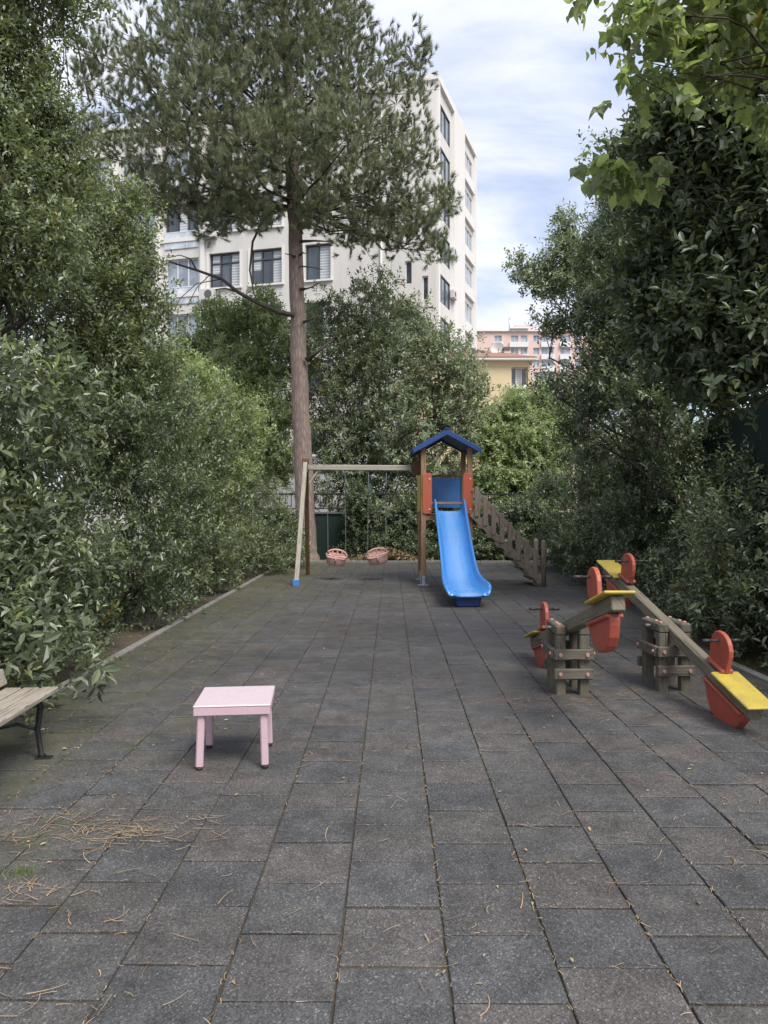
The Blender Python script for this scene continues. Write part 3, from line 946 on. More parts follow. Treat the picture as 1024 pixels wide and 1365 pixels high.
# ------------------------------------------------------------------ slide tower
TX0, TX1, TY0, TY1 = .885, 1.925, 16.0, 17.3
T0 = Vector((1.405, 16.0, 0))
t = thing('slide_tower', 'wooden play tower with blue gable roof, blue slide and side stairs', 'slide tower', T0)
lx0, lx1, ly0, ly1 = TX0 - T0.x, TX1 - T0.x, 0, TY1 - T0.y
for x in (lx0, lx1):
    for y in (ly0, ly1):
        mb = MB(); mb.box((x, y, 1.585), (.115, .115, 3.01), bev=.008)
        ps = mb.build('post', M['tower_wood'], t)
        mb = MB()
        mb.box((x, y - .064, .11), (.07, .006, .22)); mb.box((x - .064, y, .11), (.006, .07, .22)); mb.box((x, y, .005), (.24, .22, .01)); mb.box((x + .064, y, .11), (.006, .07, .22))
        mb.build('post_shoe', M['bracket'], ps)
PZ = 1.60
mb = MB()
for i in range(9): mb.box((0, .075 + i * (ly1 - .15) / 8, PZ - .02), (lx1 - lx0 - .118, .135, .036), bev=.004)
mb.box((0, -.02, PZ - .09), (lx1 - lx0 - .118, .05, .10)); mb.box((0, ly1 + .02, PZ - .09), (lx1 - lx0 - .118, .05, .10))
mb.build('platform', M['tower_wood'], t)
# roof: two thick slabs, gable battens
rf = MB(); ez, az = 3.00, 3.455; hw = .735
ov0, ov1 = -.18, ly1 + .18
for s in (-1, 1):
    prof = [(s * hw, ez), (s * hw, ez + .075), (0, az + .035), (0, az - .035)]
    rf.prism([(a, b) for a, b in prof], (0, (ov0 + ov1) / 2, 0), (1, 0, 0), (0, 0, 1), (0, 1, 0), ov1 - ov0)
rfo = rf.build('roof', M['roof_blue'], t, bevel=.006)
for y in (ov0 - .016, ov1 + .016):
    mb = MB()
    for s in (-1, 1): mb.prism([(s * (hw + .02), ez - .05), (s * (hw + .02), ez + .05), (0, az + .01), (0, az - .09)], (0, y, 0), (1, 0, 0), (0, 0, 1), (0, 1, 0), .03)
    mb.build('barge_board', M['roof_blue'], rfo)
mb = MB()
for s in (-1, 1): mb.bar((s * (hw + .02), ov0, ez + .055), (s * (hw + .02), ov1, ez + .055), .03, .05)
mb.bar((0, ov0 - .02, az + .045), (0, ov1 + .02, az + .045), .08, .03)
mb.build('edge_trim', M['roof_blue'], rfo)
# panels
mb = MB(); mb.box((0, ly1 - .01, 2.10), (lx1 - lx0 - .117, .022, .72)); mb.build('back_panel', M['panel_blue'], t)
mb = MB(); mb.box((0, ly1, 2.50), (lx1 - lx0 - .117, .075, .06), bev=.006); mb.build('back_rail', M['tower_wood'], t)


def round_panel(x0, x1, z0, z1, r=.05):
    return [(x0 + r, z0), (x1 - r, z0), (x1 - r * .3, z0 + r * .3), (x1, z0 + r), (x1, z1 - r), (x1 - r * .3, z1 - r * .3), (x1 - r, z1), (x0 + r, z1), (x0 + r * .3, z1 - r * .3), (x0, z1 - r), (x0, z0 + r), (x0 + r * .3, z0 + r * .3)]


for (a, b) in ((lx0 - .02, lx0 + .185), (lx1 - .155, lx1 + .058)):
    mb = MB(); mb.prism(round_panel(a, b, 1.60, 2.51, .05), (0, -.072, 0), (1, 0, 0), (0, 0, 1), (0, 1, 0), .026)
    fp = mb.build('front_panel', M['tower_red'], t, bevel=.005)
    for z in (1.7, 2.38):
        mb = MB(); mb.tube([((a + b) / 2 + .05, -.082, z), ((a + b) / 2 + .05, -.098, z)], [.022, .015], 8); mb.build('bolt_cap', M['frame_white'], fp)
mb = MB(); mb.prism(round_panel(.04, ly1 - .04, 1.64, 2.48, .06), (lx0 - .072, 0, 0), (0, 1, 0), (0, 0, 1), (1, 0, 0), .026); mb.build('side_panel', M['yellow'], t, bevel=.005)
mb = MB(); mb.bar((lx0 + .08, -.03, 1.84), (lx1 - .08, -.03, 1.84), .05, .05, bev=.006); mb.build('slide_crossbar', M['tower_wood'], t)

# slide: swept chute
SL = thing('slide', None, None); SL.parent = t
prof = []


def sprof(s):
    """s 0..1 -> y, z of the chute floor (local)"""
    return None


ctrl = [(.02, 1.66), (-.10, 1.655), (-.25, 1.60), (-.50, 1.445), (-.95, 1.145), (-1.40, .845), (-1.85, .565), (-2.20, .385), (-2.50, .295), (-2.85, .265), (-3.20, .262), (-3.42, .262), (-3.54, .255), (-3.60, .235), (-3.64, .20)]
wid = [.60, .60, .60, .60, .60, .60, .61, .63, .66, .70, .73, .73, .70, .66, .60]
sid = [.27, .27, .23, .19, .175, .17, .165, .165, .17, .165, .15, .12, .085, .05, .02]


def cr(vals, i, t):
    p0, p1, p2, p3 = vals[max(i - 1, 0)], vals[i], vals[i + 1], vals[min(i + 2, len(vals) - 1)]
    return .5 * (2 * p1 + (p2 - p0) * t + (2 * p0 - 5 * p1 + 4 * p2 - p3) * t * t + (3 * p1 - p0 - 3 * p2 + p3) * t ** 3)


mb = MB(); rings = 0; NS = 5
ys = [c[0] for c in ctrl]; zs = [c[1] for c in ctrl]
stations = []
for i in range(len(ctrl) - 1):
    for k in range(NS):
        stations.append(tuple(cr(a, i, k / NS) for a in (ys, zs, wid, sid)))
stations.append((ys[-1], zs[-1], wid[-1], sid[-1]))
for i, (y, z, wdt, hs) in enumerate(stations):
    a, b = stations[max(i - 1, 0)], stations[min(i + 1, len(stations) - 1)]
    tg = Vector((0, b[0] - a[0], b[1] - a[1])).normalized(); nn = Vector((0, -tg.z, tg.y));
    if nn.z < 0: nn = -nn
    h = wdt / 2
    sec = [(0, 0), (h * .45, .002), (h * .72, .012), (h * .86, .04), (h * .95, hs * .55), (h * .99, hs * .88), (h * 1.03, hs * .99), (h * 1.09, hs), (h * 1.14, hs * .95), (h * 1.155, hs * .85), (h * 1.12, hs * .5), (h * 1.05, -.015), (h * .80, -.035), (0, -.04)]
    full = [(-x, q) for x, q in sec[::-1]] + sec[1:-1]
    o = Vector((0, y, z))
    n = len(full)
    for (x, q) in full: mb.v.append(tuple(o + Vector((x, 0, 0)) + nn * q))
    if i:
        b0 = (i - 1) * n
        for k in range(n):
            k2 = (k + 1) % n
            mb.face((b0 + k, b0 + k2, b0 + n + k2, b0 + n + k), smooth=True)
mb.face([k for k in range(n)][::-1]); mb.face([(len(stations) - 1) * n + k for k in range(n)])
SL.location = (.055, 0, 0); SL.rotation_euler = (0, 0, R(.2))
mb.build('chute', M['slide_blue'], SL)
mb = MB()
V0 = len(mb.v)
mb.prism([(-.20, 0), (.20, 0), (.255, .225), (-.255, .225)], (0, -3.28, 0), (1, 0, 0), (0, 0, 1), (0, 1, 0), .52)
mb.build('pedestal', M['pedestal_blue'], SL, bevel=.03)
# staircase on the right
ST = thing('staircase', None, None); ST.parent = t; ST.location = (lx1, 0, 0)
sx0, sx1, szt = .06, 1.56, 1.60
for (y, mt) in ((-.10, 0), (.72, 0)):
    dy = -.12 if y < 0 else -.12
    A = lambda f, z: Vector((sx0 + (sx1 - sx0) * f, y + dy * f, szt * (1 - f) + z))
    mb = MB(); mb.bar(A(-.02, -.02), A(1.0, .09), .045, .15, bev=.006); mb.build('stringer', M['stair_wood'], ST)
    mb = MB(); mb.bar(A(0.0, .56), A(.97, .56), .03, .11, bev=.006)
    mb.build('handrail', M['stair_wood'], ST)
    for i in range(8):
        f = .055 + i * .122 - (.034 if y > 0 else 0)
        if f < .03: continue
        p = A(f, 0) + Vector((0, -.034, 0))
        j = random.uniform(-.01, .01)
        mb = MB(); mb.bar(p + Vector((0, 0, .02 + j)), p + Vector((0, 0, .68 + j)), .098, .026, bev=.008, up=(0, 1, 0))
        mb.build('baluster', M['stair_wood'], ST)
    p = A(1.0, 0); p.z = 0
    mb = MB(); mb.tube([p + Vector((.05, 0, 0)), p + Vector((.05, 0, .95)), p + Vector((.05, 0, 1.0)), p + Vector((.05, 0, 1.02))], [.058, .058, .045, .015], 10, smooth=True)
    mb.build('newel_post', M['stair_wood'], ST)
for i in range(7):
    f = .09 + i * .135
    mb = MB(); mb.box((sx0 + (sx1 - sx0) * f, .31 - .12 * f, szt * (1 - f) - .0), (.2, .76, .036), bev=.005); mb.build('tread', M['dark_wood'], ST)

# ------------------------------------------------------------------ swing frame and seats
SY = 17.0; BZ = 1.75 + 53 * SY / F
t = thing('swing_set', 'weathered wooden A-frame with a pale crossbeam joined to the play tower', 'swing set', (-1.86, SY, 0))
bx1 = TX0 - .075 + 1.86
mb = MB(); mb.bar((-.05, 0, BZ), (bx1, 0, BZ - .02), .115, .13, bev=.012); mb.build('crossbeam', M['swing_wood'], t)
mb = MB(); mb.bar((-.085, -1.15, .1), (-.005, -.09, BZ + .12), .11, .1, bev=.01, up=(1, 0, 0)); lg = mb.build('front_leg', M['swing_wood'], t)
mb = MB(); mb.box((-.092, -1.165, .07), (.14, .14, .14), bev=.006); mb.build('leg_shoe', M['foot_blue'], lg)
mb = MB(); mb.bar((-.10, 1.35, .0), (-.005, .09, BZ + .12), .11, .1, bev=.01, up=(1, 0, 0)); mb.build('back_leg', M['brown_wood'], t)
mb = MB(); mb.box((-.01, 0, BZ + .04), (.14, .30, .34), bev=.012); mb.build('apex_block', M['brown_wood'], t)
mb = MB(); mb.bar((.08, 0, BZ - .38), (.30, 0, BZ - .07), .05, .05, bev=.006); mb.build('brace', M['swing_wood'], t)
mb = MB(); mb.prism([(-.17, -.02), (-.06, -.17), (.055, -.17), (.055, .18), (-.06, .18), (-.17, .06)], (bx1 + .0, 0, BZ - .02), (1, 0, 0), (0, 0, 1), (0, 1, 0), .16)
mb.build('end_bracket', M['brown_wood'], t, bevel=.01)


def make_swing(label, x, tilt, dz, swing):
    t = thing('swing', label, 'swing', (x, SY, BZ - .07), 0, 'coral toddler swings hanging from the crossbeam')
    L = BZ - .07 - .60 - dz
    Rs = Matrix.Rotation(swing, 3, 'X')
    ctr = Rs @ Vector((0, 0, -L))
    RR = Matrix.Rotation(tilt, 3, 'Y') @ Matrix.Rotation(R(10), 3, 'X')
    ends = []
    for s in (-1, 1):
        e = ctr + RR @ Vector((s * .215, 0, .12)); ends.append(e)
        a = Vector((s * .215, 0, .07))
        mid = a.lerp(e, .36)
        mb = MB(); mb.tube([a, mid], .010, 8); mb.build('chain_sleeve', M['rope_blue'], t)
        mb = MB(); n = int((e - mid).length / .045)
        for i in range(n):
            p, q = mid.lerp(e, i / n), mid.lerp(e, (i + 1.25) / n)
            off = Vector((.007, 0, 0)) if i % 2 else Vector((0, .007, 0))
            mb.tube([p - off, q - off], .0042, 5); mb.tube([p + off, q + off], .0042, 5)
        mb.build('chain', M['chain'], t)
        mb = MB(); mb.tube([a + Vector((0, 0, -.03)), a + Vector((0, 0, .01))], .03, 10); mb.build('hanger', M['steel'], t)
    # bucket: floor, low wall, raised rounded back with slots, front safety bar
    P = lambda x, y, z: ctr + RR @ Vector((x, y, z))
    mb = MB(); base = []
    ring = [(math.cos(a) * .245 * (1 if abs(math.cos(a)) < .8 else .97), math.sin(a) * .19) for a in [2 * math.pi * i / 28 for i in range(28)]]
    sects = []
    for (k, z) in ((.78, -.155), (.90, -.14), (1.0, -.03), (1.04, .02), (1.06, .035), (1.03, .045), (.99, .03), (.95, -.03), (.84, -.115), (.4, -.125)):
        sects.append([P(x * k, y * k, z) for (x, y) in ring])
    for s in sects:
        for p in s: mb.v.append(tuple(p))
    n = 28
    for i in range(len(sects) - 1):
        for k in range(n):
            k2 = (k + 1) % n
            mb.face((i * n + k, i * n + k2, (i + 1) * n + k2, (i + 1) * n + k), smooth=True)
    mb.face(list(range(n))[::-1]); mb.face([(len(sects) - 1) * n + k for k in range(n)])
    mb.build('bucket', M['coral'], t)
    mb = MB()
    arch = [P(.235 * math.cos(a), .17, .05 + .125 * math.sin(a)) for a in [math.pi * i / 14 for i in range(15)]]
    mb.tube(arch, .021, 8)
    for x in (-.12, 0, .12): mb.bar(P(x, .175, .03), P(x, .17, .05 + .12 * math.sqrt(max(0, 1 - (x / .235) ** 2))), .05, .02)
    mb.bar(P(-.2, .175, .065), P(.2, .175, .065), .02, .05)
    mb.build('backrest', M['coral'], t)
    mb = MB()
    mb.tube([P(-.245, .05, .03), P(-.25, -.04, .09), P(-.22, -.19, .10), P(0, -.225, .105), P(.22, -.19, .10), P(.25, -.04, .09), P(.245, .05, .03)], .017, 8)
    mb.tube([P(0, -.225, .105), P(0, -.20, -.08)], .02, 8)
    mb.build('safety_bar', M['coral'], t)
    return t


make_swing('left coral plastic toddler swing tilted down to the right', -1.145, R(9), -.08, R(2))
make_swing('right coral plastic toddler swing, front bar tilted up to the right', -.155, R(-11), -.04, R(-3))

# ------------------------------------------------------------------ buildings


class Plane:
    """vertical facade: origin O (x, y), direction u along it, outward normal n"""
    def __init__(s, O, u, n):
        s.O = Vector((O[0], O[1], 0)); s.u = Vector((u[0], u[1], 0)).normalized(); s.n = Vector((n[0], n[1], 0)).normalized()

    def p(s, a, z, d=0): return s.O + s.u * a + s.n * d + Vector((0, 0, z))

    def box(s, mb, a0, a1, z0, z1, d0, d1, m=0):
        Rm = Matrix((s.u, s.n, Vector((0, 0, 1)))).transposed()
        mb.box(s.p((a0 + a1) / 2, (z0 + z1) / 2, (d0 + d1) / 2), (abs(a1 - a0), abs(d1 - d0), abs(z1 - z0)), Rm, m)

    def inv(s, px, py):
        """pixel -> (distance along the facade, height)"""
        k = (px - HX) / F
        a = (s.O.x - k * s.O.y) / (k * s.u.y - s.u.x)
        Y = s.O.y + a * s.u.y
        return a, H + (HY - py) * Y / F


def facade(mb, P, a0, a1, z0, z1, holes, depth=.22):
    """wall sheet with real openings and reveals"""
    us = sorted({a0, a1, *[v for h in holes for v in h[:2]]}); zs = sorted({z0, z1, *[v for h in holes for v in h[2:4]]})
    for i in range(len(us) - 1):
        for j in range(len(zs) - 1):
            cu, cz = (us[i] + us[i + 1]) / 2, (zs[j] + zs[j + 1]) / 2
            if any(h[0] < cu < h[1] and h[2] < cz < h[3] for h in holes): continue
            b = len(mb.v)
            for (a, z) in ((us[i], zs[j]), (us[i + 1], zs[j]), (us[i + 1], zs[j + 1]), (us[i], zs[j + 1])): mb.v.append(tuple(P.p(a, z)))
            mb.face((b, b + 1, b + 2, b + 3))
    for h in holes:
        c = [(h[0], h[2]), (h[1], h[2]), (h[1], h[3]), (h[0], h[3])]
        for k in range(4):
            (a, z), (a2, z2) = c[k], c[(k + 1) % 4]
            b = len(mb.v)
            for q in (P.p(a, z), P.p(a2, z2), P.p(a2, z2, -depth), P.p(a, z, -depth)): mb.v.append(tuple(q))
            mb.face((b, b + 1, b + 2, b + 3))


def window(P, h, parent, frame='frame_dark', pane='glass', blind=None, nx=3, depth=.22, name='window', transom=False):
    a0, a1, z0, z1 = h; f = .07
    mb = MB()
    d0, d1 = -depth + .012, -depth + .075
    P.box(mb, a0 + .004, a1 - .004, z0 + .004, z0 + f, d0, d1); P.box(mb, a0 + .004, a1 - .004, z1 - f, z1 - .004, d0, d1)
    xs = [a0 + .004 + (a1 - a0 - .008 - f) * k / nx for k in range(nx + 1)]
    for x in xs: P.box(mb, x, x + f, z0 + f, z1 - f, d0, d1)
    if transom: P.box(mb, a0 + f, a1 - f, z1 - .55, z1 - .49, d0 + .003, d1 - .004)
    fr = mb.build(name, M[frame], parent)
    mb = MB(); P.box(mb, a0 - .02, a1 + .02, z0 - .02, z1 + .02, -depth - .03, -depth + .008); mb.build('pane', M[pane], fr)
    if blind:
        for (q0, q1, dz) in blind:
            w_ = (a1 - a0)
            mb = MB(); P.box(mb, a0 + .08 + q0 * (w_ - .16), a0 + .08 + q1 * (w_ - .16), z0 + dz * (z1 - z0) + .08, z1 - .08, -depth + .009, -depth + .016)
            mb.build('blind', M['blind'], fr)
    return fr


def aircon(P, a, z, label, d=.0, s=1.0):
    t = thing('air_conditioner', label, 'air conditioner', P.p(a, z, d), math.atan2(P.u.y, P.u.x), 'air conditioners on the white apartment block')
    sg = 1 if Vector((-P.u.y, P.u.x, 0)).dot(P.n) > 0 else -1
    mb = MB(); mb.box((0, sg * .22, .3 * s), (.85 * s, .34, .60 * s), bev=.02); mb.build('casing', M['ac_white'], t)
    mb = MB(); mb.tube([(-.12, sg * .388, .3 * s), (-.12, sg * .396, .3 * s)], .22 * s, 18)
    mb.build('fan_grille', M['ac_dark'], t)
    mb = MB()
    for x in (-.3, .3): mb.box((x, sg * .2, -.022), (.04, .4, .04)); mb.box((x, sg * .02, -.15), (.04, .03, .22))
    mb.build('bracket', M['frame_white'], t)


# near block A
t = thing('apartment_block', 'white apartment block behind the pine with tall narrow side face', 'building', (0, 37, 0))


def BP(O, u, n): return Plane((O[0], O[1] - 37), u, n)


class PlaneW(Plane): pass


A_ = Plane((.55, 36.0), (-4.04, 1), (-1, -4.04))
TOPA = 22.7
holesA = []; spec = []
cols = []
for (x0, x1, kind) in ((407, 441, 'w2'), (334, 376, 'w3'), (279, 320, 'w3'), (219, 266, 'b'), (160, 206, 'b'), (100, 146, 'w3')):
    a1_, _ = A_.inv(x0, 350); a0_, _ = A_.inv(x1, 350)
    cols.append((a0_, a1_, kind))
BLOCK = t
DZ = Vector((0, 37, 0))


class Off(Plane):
    def p(s, a, z, d=0): return Plane.p(s, a, z, d) - DZ


AP = Off((.55, 36.0), (-4.04, 1), (-1, -4.04))
wins = []
for r in range(6):
    zt = 15.42 - 3.02 * 3 + 3.02 * r + (0 if r < 5 else -.05)
    for ci, (a0_, a1_, kind) in enumerate(cols):
        if kind == 'b':
            wins.append((a0_ + .05, a1_ - .05, zt - 2.05, zt - .12, kind, r, ci))
        else:
            wins.append((a0_, a1_, zt - 1.88, zt, kind, r, ci))
mb = MB(); facade(mb, AP, 0, 19.5, -.14, TOPA, [w_[:4] for w_ in wins])
# side return and back, roof slab
b0 = len(mb.v)
for q in (AP.p(0, -.14), AP.p(0, -.14) + Vector((.06, 9, 0)), AP.p(0, TOPA) + Vector((.06, 9, 0)), AP.p(0, TOPA)): mb.v.append(tuple(q))
mb.face((b0, b0 + 1, b0 + 2, b0 + 3))
AP.box(mb, 2.4, 19.5, TOPA - .3, TOPA - .004, -9, -.26)
mb.build('wall', M['wall_white'], t)
mb = MB(); AP.box(mb, -.05, 19.6, TOPA, TOPA + .28, -.4, .16)
for zb in [15.42 - 3.02 * 3 - 2.2 + 3.02 * r for r in range(1, 7)]:
    AP.box(mb, cols[3][0] - .12, cols[4][1] + .12, zb - .04, zb + .18, .003, .1)
for a in (cols[3][0] - .34, (cols[3][1] + cols[4][0]) / 2 - .08, cols[4][1] + .2): AP.box(mb, a, a + .22, 0, TOPA, .004, .16)
for w_ in wins:
    if w_[4] != 'b':
        AP.box(mb, w_[0] - .13, w_[1] + .13, w_[2] - .1, w_[2] - .004, .003, .12)
        AP.box(mb, w_[0] - .13, w_[0] - .004, w_[2] - .003, w_[3] + .06, .003, .06); AP.box(mb, w_[1] + .004, w_[1] + .13, w_[2] - .003, w_[3] + .06, .003, .06)
mb.build('trim', M['wall_trim'], t)
rng = random.Random(21)
for (a0_, a1_, z0, z1, kind, r, ci) in wins:
    if kind == 'w2': window(AP, (a0_, a1_, z0, z1), t, 'frame_dark', 'glass', [(0.0, .46, rng.choice([.0, .1]))] if r != 4 else None, nx=2)
    elif kind == 'w3': window(AP, (a0_, a1_, z0, z1), t, 'frame_dark', 'glass', [(.02, .30, 0), (.70, .98, rng.choice([0, 0, .4]))] if (r + ci) % 3 else [(0, .3, 0)], nx=3, transom=True)
    else:
        top_open = (ci == 3 and r == 4)
        window(AP, (a0_, a1_, z0, z1), t, 'frame_dark' if top_open else 'frame_white', 'glass' if top_open else 'glass_pale', [(.35, .62, .05)] if top_open else None, nx=3)
        mb = MB(); AP.box(mb, a0_ + .02, a1_ - .02, z0 - .55, z0 + .32, .02, .05)
        bg_ = mb.build('balcony_screen', M['balcony_glass'], t)
        mb = MB(); AP.box(mb, a0_, a1_, z0 + .325, z0 + .38, .01, .06)
        for q in (0, .33, .66, 1): AP.box(mb, a0_ + .02 + q * (a1_ - a0_ - .08), a0_ + .06 + q * (a1_ - a0_ - .08), z0 - .55, z0 + .32, .051, .062)
        mb.build('rail', M['frame_white'], bg_)
a, z = A_.inv(281, 319); aircon(A_, a, z, 'upper white air conditioner beside the glass balconies left of pine trunk')
a, z = A_.inv(279, 402); aircon(A_, a, z, 'lower white air conditioner left of pine trunk, just above the shrubs')
mb = MB(); q0, q1 = at(476, 316, 35.7) - DZ, at(548, 410, 33.0) - DZ
mb.tube([q0, q0.lerp(q1, .3) - Vector((0, 0, .12)), q0.lerp(q1, .6) - Vector((0, 0, .15)), q1], .02, 5); mb.build('cable', M['ac_dark'], BLOCK)
mb = MB(); mb.tube([AP.p(.7, 0, .08), AP.p(.7, TOPA, .08)], .055, 8); mb.build('downpipe', M['wall_trim'], BLOCK)
# tall rear part: narrow front and long receding side
BX, BY = 3.63, 50.0; TOPB = 31.7
BF = Off((BX, BY), (-4.04, 1), (-1, -4.04)); BFw = Plane((BX, BY), (-4.04, 1), (-1, -4.04))
hb = []
for (x0, x1, y0, y1) in ((540, 549, 200, 226), (540, 549, 348, 378), (563, 571, 368, 399), (540, 549, 274, 302), (563, 571, 292, 322)):
    a1_, z1 = BFw.inv(x0, y0); a0_, z0 = BFw.inv(x1, y1); hb.append((a0_, a1_, z0, z1))
mb = MB(); facade(mb, BF, 0, 14, -.14, TOPB, hb)
SU = Vector((.37, 1)).normalized()
BS = Off((BX, BY), (SU.x, SU.y), (SU.y, -SU.x)); BSw = Plane((BX, BY), (SU.x, SU.y), (SU.y, -SU.x))
side = []
LS = BSw.inv(632.5, 400)[0]
wa0, wa1 = BSw.inv(583.0, 300)[0], BSw.inv(600, 300)[0]
ba0, ba1 = BSw.inv(618, 300)[0], BSw.inv(629.5, 300)[0]
for r in range(10):
    zt = TOPB - 1.0 - 3.05 * r
    side.append((wa0, wa1, zt - 2.0, zt, 'w')); side.append((ba0, ba1, zt - 1.75, zt + .1, 'b'))
facade(mb, BS, 0, LS, -.14, TOPB, [s_[:4] for s_ in side], .1)
BF.box(mb, .004, 14, TOPB - .3, TOPB - .004, -10, -.26)
b0 = len(mb.v)
for q in (BS.p(LS, -.14), BS.p(LS, -.14, -12), BS.p(LS, TOPB, -12), BS.p(LS, TOPB)): mb.v.append(tuple(q))
mb.face((b0, b0 + 1, b0 + 2, b0 + 3))
mb.build('tower_wall', M['wall_white'], t)
mb = MB(); BF.box(mb, .32, 14.1, TOPB, TOPB + .45, -.4, .15); BS.box(mb, -.2, LS + .15, TOPB + .003, TOPB + .5, -.4, .22)
BS.box(mb, .02, .5, 0, TOPB - .003, .004, .2); BS.box(mb, wa1 + .5, ba0 - .35, 0, TOPB - .003, .004, .22); BS.box(mb, LS - .4, LS, 0, TOPB - .003, .004, .2)
mb.build('tower_trim', M['wall_trim'], t)
for h in hb: window(BF, h, t, 'frame_white', 'glass', None, nx=1)
for (a0_, a1_, z0, z1, k) in side:
    window(BS, (a0_, a1_, z0, z1), t, 'frame_dark' if k == 'w' else 'frame_white', 'glass_mid' if k == 'w' else 'glass_pale', [(.0, .3, .3)] if k == 'w' else None, nx=3, depth=.1)
    if k == 'b':
        mb = MB(); BS.box(mb, a0_ - .2, a1_ + .2, z0 - .75, z0 + .1, .01, .2); mb.build('balcony', M['wall_trim'], t)
for (px, py, lab) in ((603, 282, 'white air conditioner highest on the receding side wall'), (601, 343, 'white air conditioner midway down the receding side wall'), (601, 399, 'white air conditioner lowest on the receding side wall')):
    a, z = BSw.inv(px, py); aircon(BSw, a, z, lab)

# yellow house
HY_ = 46.0
t = thing('yellow_house', 'pale yellow house with brown tiled roof beyond the green bush', 'building', (5.5, HY_, 0))
DZ2 = Vector((5.5, HY_, 0))


class Off2(Plane):
    def p(s, a, z, d=0): return Plane.p(s, a, z, d) - DZ2


xr = (706 - HX) / F * HY_; xl = xr - 7.5
YF = Off2((xl, HY_), (1, 0), (0, -1)); YFw = Plane((xl, HY_), (1, 0), (0, -1))
eave = H + (HY - 481) * HY_ / F
wh = []
for (x0, x1, y0, y1) in ((682, 704, 489, 514), (688, 701, 525, 542)):
    a0_, z1 = YFw.inv(x0, y0); a1_, z0 = YFw.inv(x1, y1); wh.append((a0_, a1_, z0, z1))
mb = MB(); facade(mb, YF, 0, 7.5, -.14, eave, wh, .5)
YS = Off2((xr, HY_), (.22, 1), (1, -.22)); facade(mb, YS, 0, 9, -.14, eave, [(1.5, 2.7, eave - 2, eave - .6)], .3)
mb.build('wall', M['wall_yellow'], t)
for h in wh: window(YF, h, t, 'frame_white', 'glass', [(.3, .62, .0)], nx=3, depth=.5)
window(YS, (1.5, 2.7, eave - 2, eave - .6), t, 'frame_white', 'glass', None, 2, .3)
mb = MB(); YF.box(mb, wh[0][0] - .15, wh[0][1] + .05, wh[0][2] - .25, wh[0][2] - .01, .003, .35)
mb.build('sill', M['wall_trim'], t)
mb = MB(); YF.box(mb, -.4, 7.85, eave, eave + .16, -9.6, .45); mb.build('eaves', M['wall_trim'], t)
mb = MB(); q = [YF.p(-.45, eave + .163, .5), YF.p(7.9, eave + .163, .5), YF.p(7.9, eave + .163, -9.7), YF.p(-.45, eave + .163, -9.7), YF.p(2.6, eave + 1.45, -3.6), YF.p(5.6, eave + 1.45, -3.6)]
for v in q: mb.v.append(tuple(v))
for f_ in ((0, 1, 5, 4), (1, 2, 5), (2, 3, 4, 5), (3, 0, 4)): mb.face(f_)
rf = mb.build('roof', M['roof_tile'], t)
for (x0, x1, y0, y1) in ((636, 650, 463, 478), (679, 685, 458, 478)):
    a0_, z1 = YFw.inv(x0, y0); a1_, z0 = YFw.inv(x1, y1)
    mb = MB(); YF.box(mb, a0_, a1_, eave + .5, z1 + .02, -2.6, -1.9); YF.box(mb, a0_ - .08, a1_ + .08, z1 + .022, z1 + .2, -2.7, -1.8, 1); mb.build('chimney', [M['wall_pale'], M['ac_dark']], rf)
tD = thing('satellite_dish', 'white satellite dish on the brown roof of the yellow house', 'satellite dish', at(664, 471, HY_ + 2.2))
mb = MB(); n = 16
for (r, y) in ((.02, .16), (.25, .11), (.48, 0), (.5, -.01), (.48, .02), (.25, .14), (.02, .19)):
    for k in range(n): mb.v.append((r * math.cos(2 * math.pi * k / n), y, r * math.sin(2 * math.pi * k / n) + .28))
for i in range(6):
    for k in range(n): mb.face((i * n + k, i * n + (k + 1) % n, (i + 1) * n + (k + 1) % n, (i + 1) * n + k), smooth=True)
mb.build('dish', M['frame_white'], tD)
mb = MB(); mb.tube([(0, .17, .28), (0, .2, -.6)], .04, 8); mb.tube([(0, .0, -.15), (0, -.4, .28)], .025, 6); mb.build('mast', M['steel'], tD)

# pink block far up the road
PYd = 165.0
t = thing('pink_apartment_block', 'distant pink apartment block with white balcony bays, above yellow house', 'building', (32, PYd, 0))
DZ3 = Vector((32, PYd, 0))


class Off3(Plane):
    def p(s, a, z, d=0): return Plane.p(s, a, z, d) - DZ3


x0w = (634 - HX) / F * PYd
PF = Off3((x0w, PYd), (1, 0), (0, -1)); PFw = Plane((x0w, PYd), (1, 0), (0, -1))
topP = H + (HY - 442) * PYd / F
wP = PFw.inv(790, 500)[0]
hs = []
for k in range(13):
    zt = topP - .9 - 2.85 * k
    for (xa, xb) in ((659, 669), (681, 691), (694, 703), (711, 719), (722, 738), (747, 760), (766, 776)):
        hs.append((PFw.inv(xa, 500)[0], PFw.inv(xb, 500)[0], zt - 1.55, zt, k))
mb = MB(); facade(mb, PF, 0, wP, -.14, topP, [h[:4] for h in hs], .3)
b0 = len(mb.v)
for q in (PF.p(0, -.14), PF.p(0, -.14, -14), PF.p(0, topP, -14), PF.p(0, topP)): mb.v.append(tuple(q))
mb.face((b0, b0 + 1, b0 + 2, b0 + 3))
PF.box(mb, .004, wP, topP - .3, topP - .004, -14, -.32)
mb.build('wall', M['wall_pink'], t)
mb = MB()
for (xa, xb) in ((679, 704), (721, 739), (746, 761), (657.5, 670.5)):
    a0_, a1_ = PFw.inv(xa, 500)[0], PFw.inv(xb, 500)[0]
    for k in range(13):
        zt = topP - .9 - 2.85 * k
        mb = MB(); PF.box(mb, a0_, a1_, zt - 2.75, zt - 1.57, .004, .55); mb.build('balcony', M['wall_pale'], t)
for h in hs: window(PF, h[:4], t, 'frame_white', 'glass_pale', None, 2, .3)
